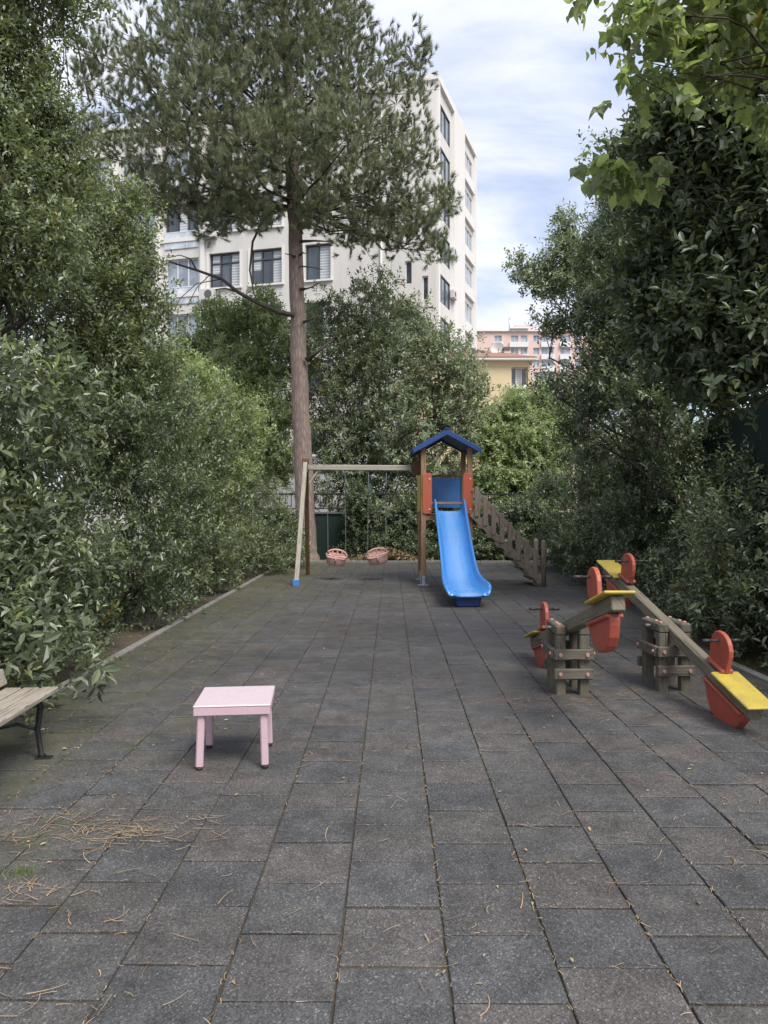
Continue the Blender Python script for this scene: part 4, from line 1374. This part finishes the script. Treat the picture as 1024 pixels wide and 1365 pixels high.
mb = MB(); PF.box(mb, -.4, wP, topP, topP + .5, -14, .5); PF.box(mb, PFw.inv(679, 500)[0], PFw.inv(704, 500)[0], topP + .502, topP + .8, -8, 1.0); mb.build('cornice', M['wall_trim'], t)
mb = MB(); PF.box(mb, PFw.inv(690, 500)[0], PFw.inv(716, 500)[0], topP + .81, topP + 2.2, -8, -2.5); PF.box(mb, -2.6, -.004, -.14, topP - 2.2, -10, -1); mb.build('roof_room', M['wall_pink'], t)
mb = MB()
for px in (636, 682): a_ = PFw.inv(px, 500)[0]; mb.tube([PF.p(a_, topP, -3), PF.p(a_, topP + (2.2 if px < 650 else 4), -3)], .1, 6)
mb.build('antenna', M['steel'], t)

# ------------------------------------------------------------------ walls and railings round the playground
FB = 24.6
t = thing('green_wall', 'low dark green sheeted wall behind the swings', 'wall', (0, FB, 0))
mb = MB()
x = -4.5
while x < 9.3:
    mb.box((x + .49, 0, .68), (.972, .1, 1.66), bev=.006); x += .98
mb.build('wall_panel', M['wall_green'], t)
mb = MB(); mb.box((2.4, 0, 1.545), (13.9, .2, .07), bev=.01); mb.build('coping', M['ac_dark'], t)
t = thing('railing', 'black metal railing on top of the green wall', 'railing', (0, FB, 1.58))
mb = MB(); mb.box((2.4, 0, .62), (13.8, .05, .05), bev=.004); mb.box((2.4, 0, .12), (13.8, .035, .035)); mb.build('rail', M['black_metal'], t)
mb = MB(); x = -4.4
while x < 9.3: mb.box((x, 0, .37), (.022, .022, .462)); x += .20
mb.build('bars', M['black_metal'], t)
for i in range(8):
    mb = MB(); mb.box((-4.45 + i * 1.95, 0, .34), (.07, .07, .72), bev=.005); mb.build('post', M['black_metal'], t)
t = thing('street_wall', 'pale rendered street wall seen through the railing behind the swings', 'wall', (0, 33, 0))
mb = MB(); mb.box((-1.5, 0, 1.6), (17, .3, 3.5)); mb.build('wall_face', M['wall_pale'], t)
mb = MB(); mb.box((-1.5, 0, 3.4), (17.2, .42, .1), bev=.01); mb.build('coping', M['kerb'], t)
t = thing('green_fence', 'tall dark green sheet fence showing behind the right hedge', 'fence', (5.2, 0, 0))
mb = MB(); y = 3.0
fpts = []
k = 0
while y < 24:
    fpts.append((.022 if k % 2 else -.022, y)); y += .09; k += 1
for (xx, yy) in fpts:
    mb.v.append((xx + (yy - 9.5) * .1, yy, -.1)); mb.v.append((xx + (yy - 9.5) * .1, yy, 3.2))
nf = len(fpts)
for i in range(nf - 1): mb.face((2 * i, 2 * i + 2, 2 * i + 3, 2 * i + 1))
o = mb.build('sheet', M['wall_green'], t); sm_ = o.modifiers.new('thick', 'SOLIDIFY'); sm_.thickness = .012
for i in range(8):
    yy = 3.4 + i * 2.7
    mb = MB(); mb.box(((yy - 9.5) * .1 + .08, yy, 1.5), (.08, .08, 3.2)); mb.build('post', M['black_metal'], t)
t = thing('street_post', 'dark street post beside the railing, behind the bright green bush', 'post', at(688, 690, 27.5))
mb = MB(); mb.tube([(0, 0, -1.6), (0, 0, 0), (0, 0, 1.15)], [.12, .11, .10], 10); mb.build('pole', M['black_metal'], t)
mb = MB(); mb.tube([(0, 0, 1.15), (0, 0, 1.2), (0, 0, 1.25)], [.16, .17, .1], 12); mb.build('cap', M['black_metal'], t)
# pile of dead leaves and cut twigs behind the swings
rngp = np.random.default_rng(31); n = 2600
px_ = rngp.normal(.15, .75, n); py_ = 23.35 + rngp.normal(0, .22, n)
hz = np.maximum(0, .42 - np.abs(px_ - .15) * .33) * rngp.random(n) ** .6 + .0
dd = unit(rngp.normal(size=(n, 3)) + np.array([0, -.3, .5]))
o = leaf_mesh('brush_pile', M['litter'], np.stack([px_, py_, hz - .04], 1), dd, rngp.normal(size=(n, 3)), np.full(n, .13) * rngp.uniform(.5, 1.5, n), np.full(n, .06), rngp.random(n) * .9, rngp.random(n) ** 2, 6)
tag(o, 'heap of dry tan leaves and cut twigs behind the swings', 'leaf heap')

# ------------------------------------------------------------------ the pine
PBASE = at(410, 747, 23.4); PBASE.z = 0
t = thing('pine_tree', 'tall pine with bare reddish trunk and broad crown behind the swings', 'tree', PBASE)
rng = random.Random(5)
rel = lambda px, py, Y=23.4: at(px, py, Y) - PBASE
mb = MB()
spine = [rel(411, 755), rel(409, 735), rel(407, 690), rel(403, 600), rel(399, 500), rel(396, 400), rel(393, 300), rel(388, 210), rel(384, 110), rel(378, 10), rel(372, -90), rel(370, -160)]
srad = [.42, .35, .325, .30, .275, .25, .225, .205, .17, .13, .08, .04]
pts, rads = [], []
for i in range(len(spine) - 1):
    for k in range(4):
        f_ = k / 4
        pts.append(spine[i].lerp(spine[i + 1], f_) + Vector((rng.gauss(0, .012), rng.gauss(0, .012), 0))); rads.append((srad[i] * (1 - f_) + srad[i + 1] * f_) * rng.uniform(.97, 1.03))
mb.tube(pts, rads, 18)
mb.build('trunk', M['pine_bark'], t)
CL = [(145, 75, 42, 1), (192, 52, 42, 1), (172, 140, 48, 1), (165, 205, 32, .7), (215, 115, 62, 1), (212, 195, 58, 1), (200, 250, 36, .7), (265, 50, 62, 1), (280, 145, 68, 1), (268, 225, 60, 1), (252, 280, 30, .8), (330, 30, 72, 1), (345, 118, 72, 1),
      (330, 200, 68, 1), (312, 262, 42, .9), (400, 25, 68, 1), (410, 105, 72, 1), (395, 185, 62, 1), (362, 245, 42, .9), (440, 55, 58, 1), (470, 100, 54, 1), (460, 178, 64, 1), (430, 238, 52, 1), (452, 288, 42, .9), (508, 70, 38, .9), (545, 75, 30, .8), (532, 130, 42, .9),
      (515, 195, 48, .9), (500, 258, 46, .8), (540, 232, 36, .7), (545, 285, 36, .6), (515, 312, 30, .6), (572, 258, 26, .4), (590, 285, 22, .4), (572, 325, 22, .45), (490, 300, 36, .7), (300, -40, 80, 1), (380, -60, 80, 1), (440, -20, 50, .9), (245, 5, 34, .9), (478, 20, 26, .8), (560, 130, 20, .5), (300, 268, 34, .9), (345, 275, 28, .9), (420, 285, 34, .9), (470, 250, 50, 1), (525, 255, 44, .9), (560, 215, 30, .8), (585, 250, 26, .7), (600, 270, 20, .7), (560, 300, 32, .7), (582, 330, 22, .7), (540, 325, 26, .7), (480, 312, 26, .7), (555, 175, 26, .7), (225, 280, 24, .7), (122, 118, 28, .9), (128, 175, 30, .9), (112, 70, 20, .8), (290, 288, 28, .9), (340, 288, 26, .9), (230, 268, 32, .9), (180, 268, 24, .7)]
CL = [((430 + (c[0] - 430) * .965) if c[0] > 430 else c[0], *c[1:]) for c in CL]
lob = []
br = MB()
for (cx, cy, r, dn) in CL:
    half = math.sqrt(max(0.05, 1 - ((cx - 355) / 260) ** 2)) * 4.6
    reps = 2 if r > 60 else 1
    for q in range(reps):
        dy = (rng.uniform(-1, -.25) if q == 0 and reps == 2 else rng.uniform(-.5, 1)) * half * .8
        Y = 23.4 + dy
        c = at(cx + rng.gauss(0, 5), cy + rng.gauss(0, 5), Y) - PBASE
        s_ = Y / F
        lob.append((c, (r * s_, r * s_ * 1.0, r * s_ * .78), dn * (1.7 if r < 38 else 1.0)))
        # limb from the trunk
        zt = min(max(c.z - abs(Vector((c.x, c.y)).length) * .42, 11.4), 17.5)
        j = min(range(len(pts)), key=lambda i: abs(pts[i].z - zt))
        L_ = (c - pts[j]).length
        rr = min(.06, .010 * L_ + .010) * (1.0 if r > 40 else .7)
        wp = wander(pts[j], c, rng, 6, .09, .04)
        br.tube(wp, [rr * (1 - .125 * i) for i in range(7)], 7)
        for k in range(6):
            dv = Vector((rng.gauss(0, 1), rng.gauss(0, 1), rng.gauss(.35, .7))).normalized()
            e = c + Vector((dv.x, dv.y, dv.z * .8)) * r * s_ * .9
            w2 = wander(wp[rng.choice([4, 5, 6])], e, rng, 4, .13)
            br.tube(w2, [rr * .36, rr * .28, rr * .2, rr * .14, .006], 5)
# dead limbs
for (path, r0) in (([(386, 262), (368, 272), (350, 295), (337, 322), (333, 360), (338, 388), (343, 403)], .06), ([(392, 420), (372, 416), (345, 404), (318, 390), (296, 372), (262, 360), (236, 352), (221, 347)], .085),
                   ([(318, 390), (300, 384), (286, 386)], .03), ([(262, 360), (254, 345), (240, 340), (222, 344)], .03), ([(296, 372), (262, 378), (240, 398), (232, 415)], .018), ([(280, 366), (262, 384), (250, 408)], .016),
                   ([(400, 322), (420, 321), (442, 322)], .055), ([(400, 355), (414, 356), (430, 359)], .03), ([(402, 387), (415, 383), (428, 376)], .035), ([(404, 430), (418, 424), (430, 420)], .05), ([(408, 480), (425, 468), (445, 452)], .085), ([(394, 342), (388, 340), (380, 338)], .04), ([(398, 300), (404, 296), (408, 297)], .05), ([(399, 340), (404, 337), (408, 338)], .045), ([(400, 385), (405, 384), (407, 384)], .04)):
    P_ = [rel(x, y, 23.4 - .25 - i * .12) for i, (x, y) in enumerate(path)]
    br.tube(P_, [max(.012, r0 * (1 - .75 * i / (len(P_) - 1))) for i in range(len(P_))], 7)
br.build('branches', M['bark'], t)


def needles_crown(name, lobes, n, parent, seed, k=56, nl=.21, nw=.0150):
    rng = np.random.default_rng(seed)
    p, out = sample_twigs(rng, lobes, n, view=(0, -1, -.25), back=.7, clump=2.2, jit=.16, shell=.24, fill=.22, zmin=2)
    T = len(p)
    td = unit(out * .55 + np.array([0, 0, .75]) + rng.normal(size=(T, 3)) * .38)
    tl = rng.uniform(.12, .34, T)
    tt = rng.random((T, k)) ** .7
    s0 = unit(np.cross(td, rng.normal(size=(T, 3)))); u0 = np.cross(td, s0)
    ang = rng.random((T, k)) * 6.28
    side = s0[:, None, :] * np.cos(ang)[..., None] + u0[:, None, :] * np.sin(ang)[..., None]
    op = rng.uniform(.30, .95, (T, k))[..., None]
    d = td[:, None, :] + side * op * np.where(tt > .9, .5, 1)[..., None]
    d[..., 2] -= .05
    P = p[:, None, :] + td[:, None, :] * (tl[:, None] * (tt - .5))[..., None]
    f = lambda a: a.reshape(-1, 3)
    nn = T * k
    L = nl * rng.uniform(.6, 1.2, nn)
    tw = np.repeat(rng.random(T), k)
    rnd = np.clip(.55 * rng.random(nn) + .5 * tw - .05, 0, .96)
    tip = np.where((np.repeat(rng.random(T) < .25, k)), tt.ravel() * .9, 0)
    # twigs seen inside the tufts
    tb = MB()
    return leaf_mesh(name, M['pine_needle'], f(P), f(d), rng.normal(size=(nn, 3)), L, np.full(nn, nw), rnd, tip, 3, parent)


needles_crown('crown', lob, 8300, t, 77)

# ------------------------------------------------------------------ broadleaf trees behind the playground
kw_far = dict(k=9, ln=.15, wr=.46, twig=.36, clump=7, jit=.2, shell=.26, fill=.28, back=.4)
Yc = 26.5
L = [PL(*a) for a in ((500, 425, Yc, 48, 52), (455, 480, Yc, 62, 52), (545, 450, Yc, 50, 48), (590, 490, Yc - .5, 46, 42), (515, 500, Yc - .8, 66, 55), (450, 560, Yc, 62, 55), (530, 570, Yc - .8, 66, 55), (600, 555, Yc, 45, 48), (475, 630, Yc, 60, 50), (570, 625, Yc, 50, 45), (625, 530, Yc, 24, 36), (440, 430, Yc + .5, 34, 34), (420, 520, Yc, 30, 60, None, .7), (505, 385, Yc, 24, 26, None, .7), (620, 480, Yc, 22, 24, None, .6), (540, 690, Yc - .4, 70, 35), (460, 700, Yc - .3, 45, 40, None, .6))]
plant('broadleaf_tree', 'olive green round tree between the pine trunk and the yellow house', 'tree', (-1.6, Yc, -.05), L, 'leaf_olive', 8200, trunk_r=.13, seed=41, view=(0, -1, 0), **kw_far)
L = [PL(*a) for a in ((300, 440, 27, 36, 36), (345, 425, 27, 40, 34), (375, 470, 26.5, 36, 50), (320, 500, 26.5, 50, 46), (275, 470, 27, 30, 30), (360, 550, 26, 42, 50), (300, 560, 26, 45, 45), (375, 610, 25.8, 28, 42), (285, 420, 27, 16, 22, None, .5), (250, 470, 27, 24, 28, None, .8), (330, 620, 26, 40, 40))]
plant('broadleaf_tree', 'grey green tree left of the pine trunk, in front of the white block', 'tree', (-5.2, 27, -.05), L, 'leaf_bright', 5000, trunk_r=.12, seed=42, view=(.2, -1, 0), **kw_far)
L = [PL(*a) for a in ((690, 560, 29, 42, 34), (725, 545, 29, 36, 30), (660, 595, 28.5, 36, 36), (705, 610, 28, 46, 40), (745, 590, 28, 34, 40), (665, 640, 28, 40, 34), (715, 655, 27.6, 42, 34), (645, 570, 29, 18, 26, None, .6), (690, 700, 27, 60, 30, None, .6))]
plant('bright_bush', 'bright light green bushy tree behind the slide stairs', 'tree', (5.4, 28.6, -.05), L, 'leaf_bright', 5200, trunk_r=.1, seed=43, view=(0, -1, 0), k=9, ln=.15, wr=.5, twig=.36, clump=7, jit=.2, shell=.24, fill=.25)

# low shrubs along the back kerb
kw_mid = dict(k=9, ln=.105, wr=.42, twig=.28, clump=7, jit=.13, shell=.2, fill=.22, back=.3)
for i, (x, y, w_, h, lab, mt, n) in enumerate((
        (-3.3, 23.3, 1.5, 1.35, 'low leafy shrub at the back left corner, beside the pine trunk', 'leaf_mid', 900),
        (1.15, 23.9, 1.6, 2.3, 'dark shrub behind the left posts of the play tower', 'leaf_dark', 1500),
        (-.35, 24.0, 1.5, 2.5, 'dark shrub against the green wall between the two swings', 'leaf_dark', 1500),
        (2.75, 23.9, 1.9, 2.2, 'dark shrub behind the blue slide', 'leaf_dark', 1500),
        (4.5, 23.9, 2.1, 1.9, 'dark shrub behind the stairs, below the bright green bush', 'leaf_dark', 1400))):
    plant('shrub', lab, 'shrub', (x, y, -.05), lobes_stack(x, y, w_, 1.1, h, 50 + i, 6), mt, n, 'shrubs along the back of the playground', trunk_r=.035, seed=50 + i, view=(0, -1, 0), **kw_mid)

# ------------------------------------------------------------------ left hedge row and the trees above it
VL = (.75, -.66, 0)
hedge = ((5.35, -4.05, 2.6, 3.1, 'leaf_laurel', 1700, .098, 'broad glossy laurel nearest the camera, behind the bench'),
         (7.0, -3.98, 2.1, 3.3, 'leaf_laurel', 2100, .098, 'glossy laurel with pale leaf tips just past the bench'),
         (8.95, -4.35, 1.7, 3.0, 'leaf_dark', 1700, .082, 'dark shrub third along the left kerb from the bench'),
         (10.6, -3.9, 1.9, 3.7, 'leaf_dark', 1900, .084, 'dark shrub below the tallest part of the left trees'),
         (12.7, -4.15, 1.9, 4.2, 'leaf_laurel', 1800, .088, 'tall laurel midway along the left kerb'),
         (14.7, -3.9, 1.8, 4.3, 'leaf_mid', 1700, .092, 'bright tipped shrub past the middle of the left kerb'),
         (16.8, -4.05, 1.8, 3.8, 'leaf_mid', 1600, .096, 'light green rounded shrub towards the far left kerb'),
         (18.8, -3.75, 1.9, 3.1, 'leaf_mid', 1500, .095, 'mid green shrub short of the swings on the left'),
         (20.8, -3.35, 1.8, 1.9, 'leaf_laurel', 1300, .098, 'last low shrub of the left row, beside the swing frame'))
for i, (y, x, w_, h, mt, n, ln, lab) in enumerate(hedge):
    L = lobes_stack(x, y, w_, 2.1, h, 60 + i, 9)
    L += [((x + .45, y + random.uniform(-.3, .3), .40), (.50, .6, .42)), ((x + .35, y - .35, 1.0), (.5, .5, .45))]
    plant('hedge_shrub', lab, 'shrub', (x, y, -.05), L, mt, n, 'shrubs along the left kerb', trunk_r=.045, seed=60 + i, view=VL, k=9, ln=ln, wr=.43, twig=.26, clump=13, jit=.15, shell=.17, fill=.25, back=.6, shape=6 if i < 2 else 4, tipp=.2)

L = [PL(*a) for a in ((8, 65, 8.6, 48, 62), (-40, 120, 8.4, 90, 90), (48, 170, 8.8, 52, 58), (10, 250, 8.4, 80, 70), (80, 235, 9, 40, 48), (58, 0, 8.8, 42, 24), (20, -40, 8.5, 90, 60), (92, 5, 8.8, 16, 14, None, .6), (98, 195, 9, 24, 28, None, .8), (30, 330, 8.4, 80, 60), (-60, 250, 8.4, 90, 90))]
plant('leafy_tree', 'tall dense tree filling the top left corner of the view', 'tree', (-5.3, 8.8, -.05), L, 'leaf_mid', 5200, trunk_r=.11, seed=81, view=(.5, -.85, -.2), k=9, ln=.075, wr=.42, twig=.30, clump=8, jit=.14, shell=.22, fill=.25, back=.35, up=.25, tipp=.25)
L = [PL(*a) for a in ((120, 310, 11.4, 62, 52), (155, 290, 11.6, 38, 32), (168, 360, 11.6, 42, 50), (110, 400, 11, 80, 60), (176, 430, 11.8, 40, 48), (150, 480, 11.2, 70, 55), (60, 430, 10.6, 80, 80), (192, 395, 11.8, 20, 36, None, .8), (110, 560, 10.8, 80, 60), (200, 510, 12, 34, 40), (160, 265, 11.6, 22, 16, None, .6), (188, 308, 11.8, 15, 22, None, .6))]
plant('leafy_tree', 'mid green tree with yellow tips left of the glass balconies', 'tree', (-5.0, 11.4, -.05), L, 'leaf_mid', 5200, trunk_r=.1, seed=82, view=(.5, -.85, 0), k=9, ln=.082, wr=.44, twig=.30, clump=8, jit=.14, shell=.22, fill=.25, back=.3, tipp=.26)
L = [PL(*a) for a in ((235, 520, 15.5, 40, 40), (270, 525, 16, 34, 34), (300, 560, 17, 40, 36), (330, 575, 18, 30, 30), (230, 580, 14.5, 50, 50), (290, 620, 17, 45, 42), (250, 485, 16, 20, 20, None, .6))]
plant('leafy_tree', 'pale leafed bushy tree rising behind the middle of the left hedge', 'tree', (-4.9, 16.4, -.05), L, 'leaf_bright', 2600, trunk_r=.08, seed=83, view=(.6, -.8, 0), k=9, ln=.092, wr=.44, twig=.28, clump=8, jit=.14, shell=.22, fill=.22, back=.25, tipp=.2)

# ------------------------------------------------------------------ right hedge row and trees
VR = (-.75, -.66, 0)
hedge = ((8.2, 5.0, 2.0, 2.1, 'leaf_laurel', 1500, .085, 'spreading shrub at the right edge, behind the near seesaw seat'),
         (9.9, 5.05, 2.1, 2.3, 'leaf_dark', 1900, .080, 'dense dark shrub on the right, level with the near seesaw post'),
         (11.7, 5.3, 2.2, 3.4, 'leaf_dark', 2100, .080, 'dense dark shrub in the middle of the right row'),
         (13.7, 5.5, 2.2, 3.8, 'leaf_dark', 2000, .084, 'dark shrub behind the raised far seat of the right seesaw'),
         (15.9, 5.7, 2.2, 3.9, 'leaf_dark', 1900, .090, 'dark shrub with lighter tips left of the raised seesaw seat'),
         (18.2, 5.6, 2.3, 3.7, 'leaf_laurel', 1700, .095, 'glossy shrub right of the foot of the slide stairs'),
         (20.6, 5.6, 2.2, 2.6, 'leaf_dark', 1500, .100, 'last dark shrub of the right row, right behind the stair newel'))
for i, (y, x, w_, h, mt, n, ln, lab) in enumerate(hedge):
    L = lobes_stack(x, y, w_, 2.2, h, 90 + i, 9)
    L += [((x - .5, y + random.uniform(-.4, .4), .40), (.55, .85, .42)), ((x - .45, y - .5, .95), (.5, .6, .45))]
    plant('hedge_shrub', lab, 'shrub', (x, y, -.05), L, mt, n, 'shrubs along the right kerb', trunk_r=.045, seed=90 + i, view=VR, k=9, ln=ln, wr=.43, twig=.26, clump=13, jit=.15, shell=.17, fill=.25, back=.55, shape=6 if i < 1 else 4, tipp=.12)
L = [PL(*a) for a in ((905, 200, 7.8, 50, 50), (960, 170, 7.6, 80, 70), (1020, 250, 7.4, 90, 80), (920, 290, 8, 60, 60), (985, 330, 7.6, 80, 60), (890, 370, 8.4, 55, 50), (960, 420, 7.8, 75, 60), (1030, 430, 7.4, 80, 60), (1060, 120, 7.4, 90, 80), (900, 450, 8.4, 60, 50), (970, 500, 7.8, 60, 40), (868, 180, 8.2, 22, 26, None, .7), (850, 220, 8.4, 26, 20, None, .7))]
plant('glossy_tree', 'large dark tree with broad grey green leaves at the right edge', 'tree', (5.2, 8.0, -.05), L, 'leaf_dark', 4800, trunk_r=.09, hubz=3.4, nbr=3, limb=.42, seed=101, view=(-.5, -.85, 0), k=8, ln=.115, wr=.46, twig=.32, clump=7, jit=.14, shell=.24, fill=.28, back=.35, shape=6, tipp=.10)
L = [PL(*a) for a in ((860, 330, 12, 44, 44), (830, 400, 12.5, 50, 46), (802, 415, 13.2, 34, 26), (812, 455, 13.2, 26, 26), (880, 430, 11.5, 60, 60), (830, 490, 12.5, 60, 50), (795, 525, 13.5, 34, 34), (870, 520, 11.5, 60, 50), (738, 432, 13.6, 22, 11, None, .7), (765, 425, 13.6, 18, 11, None, .7), (800, 345, 13, 30, 30), (840, 280, 12.2, 28, 34), (910, 350, 11.5, 55, 55), (815, 215, 12.6, 24, 14, None, .6), (850, 230, 12.4, 36, 34), (740, 515, 14, 22, 18, None, .6), (772, 560, 14.5, 20, 34), (790, 590, 14.5, 26, 30))]
plant('broad_tree', 'dense green tree above the right hedge, right of pink block', 'tree', (5.9, 12.8, -.05), L, 'leaf_laurel', 5200, trunk_r=.11, seed=102, view=(-.5, -.85, 0), k=9, ln=.09, wr=.45, twig=.30, clump=8, jit=.14, shell=.22, fill=.25, back=.3, tipp=.15)
L = [PL(*a) for a in ((755, 300, 15.5, 16, 26), (765, 345, 15.5, 26, 22), (725, 360, 15.5, 26, 14), (695, 362, 15.5, 16, 16), (735, 380, 15.5, 34, 16), (780, 370, 15.3, 26, 26), (748, 325, 15.5, 14, 16))]
plant('airy_tree', 'thin tree with a loose branch reaching left against the sky', 'tree', (5.6, 15.6, -.05), L, 'leaf_olive', 900, trunk_r=.06, seed=103, view=(-.3, -.9, 0), k=9, ln=.095, wr=.45, twig=.30, clump=6, jit=.12, shell=.3, fill=.3, back=.8)
L = [PL(*a) for a in ((830, 268, 16.5, 16, 22), (822, 300, 16.5, 26, 26), (832, 340, 16.5, 34, 34), (850, 385, 16.5, 40, 40), (808, 325, 16.5, 18, 14))]
plant('conifer', 'blue green conifer peak between the thin tree and the broad leaved crown', 'tree', (5.9, 16.6, -.05), L, 'leaf_conifer', 1500, trunk_r=.1, seed=104, view=(-.3, -.9, 0), k=16, ln=.16, wr=.12, twig=.40, clump=6, jit=.14, shell=.25, fill=.3, back=.6, up=.1)
L = [PL(*a) for a in ((940, 20, 5.2, 66, 36), (865, 18, 5.0, 40, 20), (1010, 50, 5.3, 70, 46), (868, 84, 5.1, 32, 12, None, .8), (925, 78, 5.2, 44, 16, None, .8), (828, 4, 4.9, 22, 14, None, .8), (1060, 0, 5.3, 110, 90), (960, -50, 5.2, 100, 50), (1090, 150, 5.4, 80, 80), (848, 100, 5.0, 18, 12, None, .8), (845, 40, 5.0, 22, 18, None, .7))]
plant('linden_tree', 'overhanging tree with big heart shaped lime leaves at top right', 'tree', (4.9, 5.2, -.05), L, 'leaf_lime', 430, trunk_r=.06, hubz=4.9, nbr=2, limb=.45, seed=105, view=(-.4, -.85, -.3), k=9, ln=.088, wr=.84, twig=.34, clump=4, jit=.15, shell=.3, fill=.35, back=.8, shape=8, hang=.32, up=.0, tipp=.35)
L = [PL(*a) for a in ((800, 228, 5.6, 16, 14), (818, 245, 5.6, 20, 12), (850, 235, 5.7, 26, 12), (890, 235, 5.8, 26, 14), (760, 4, 5, 1, 1))][:4]
plant('linden_sapling', 'slender side stem with a few big lime leaves, below the overhanging tree', 'tree', (4.6, 6.0, -.05), L, 'leaf_lime', 26, trunk_r=.03, hubz=4.2, nbr=1, limb=.4, seed=106, view=(-.4, -.85, -.3), k=6, ln=.11, wr=.86, twig=.26, clump=4, jit=.07, shell=.3, fill=.3, back=.9, shape=8, hang=.55, up=.0, tipp=.3)
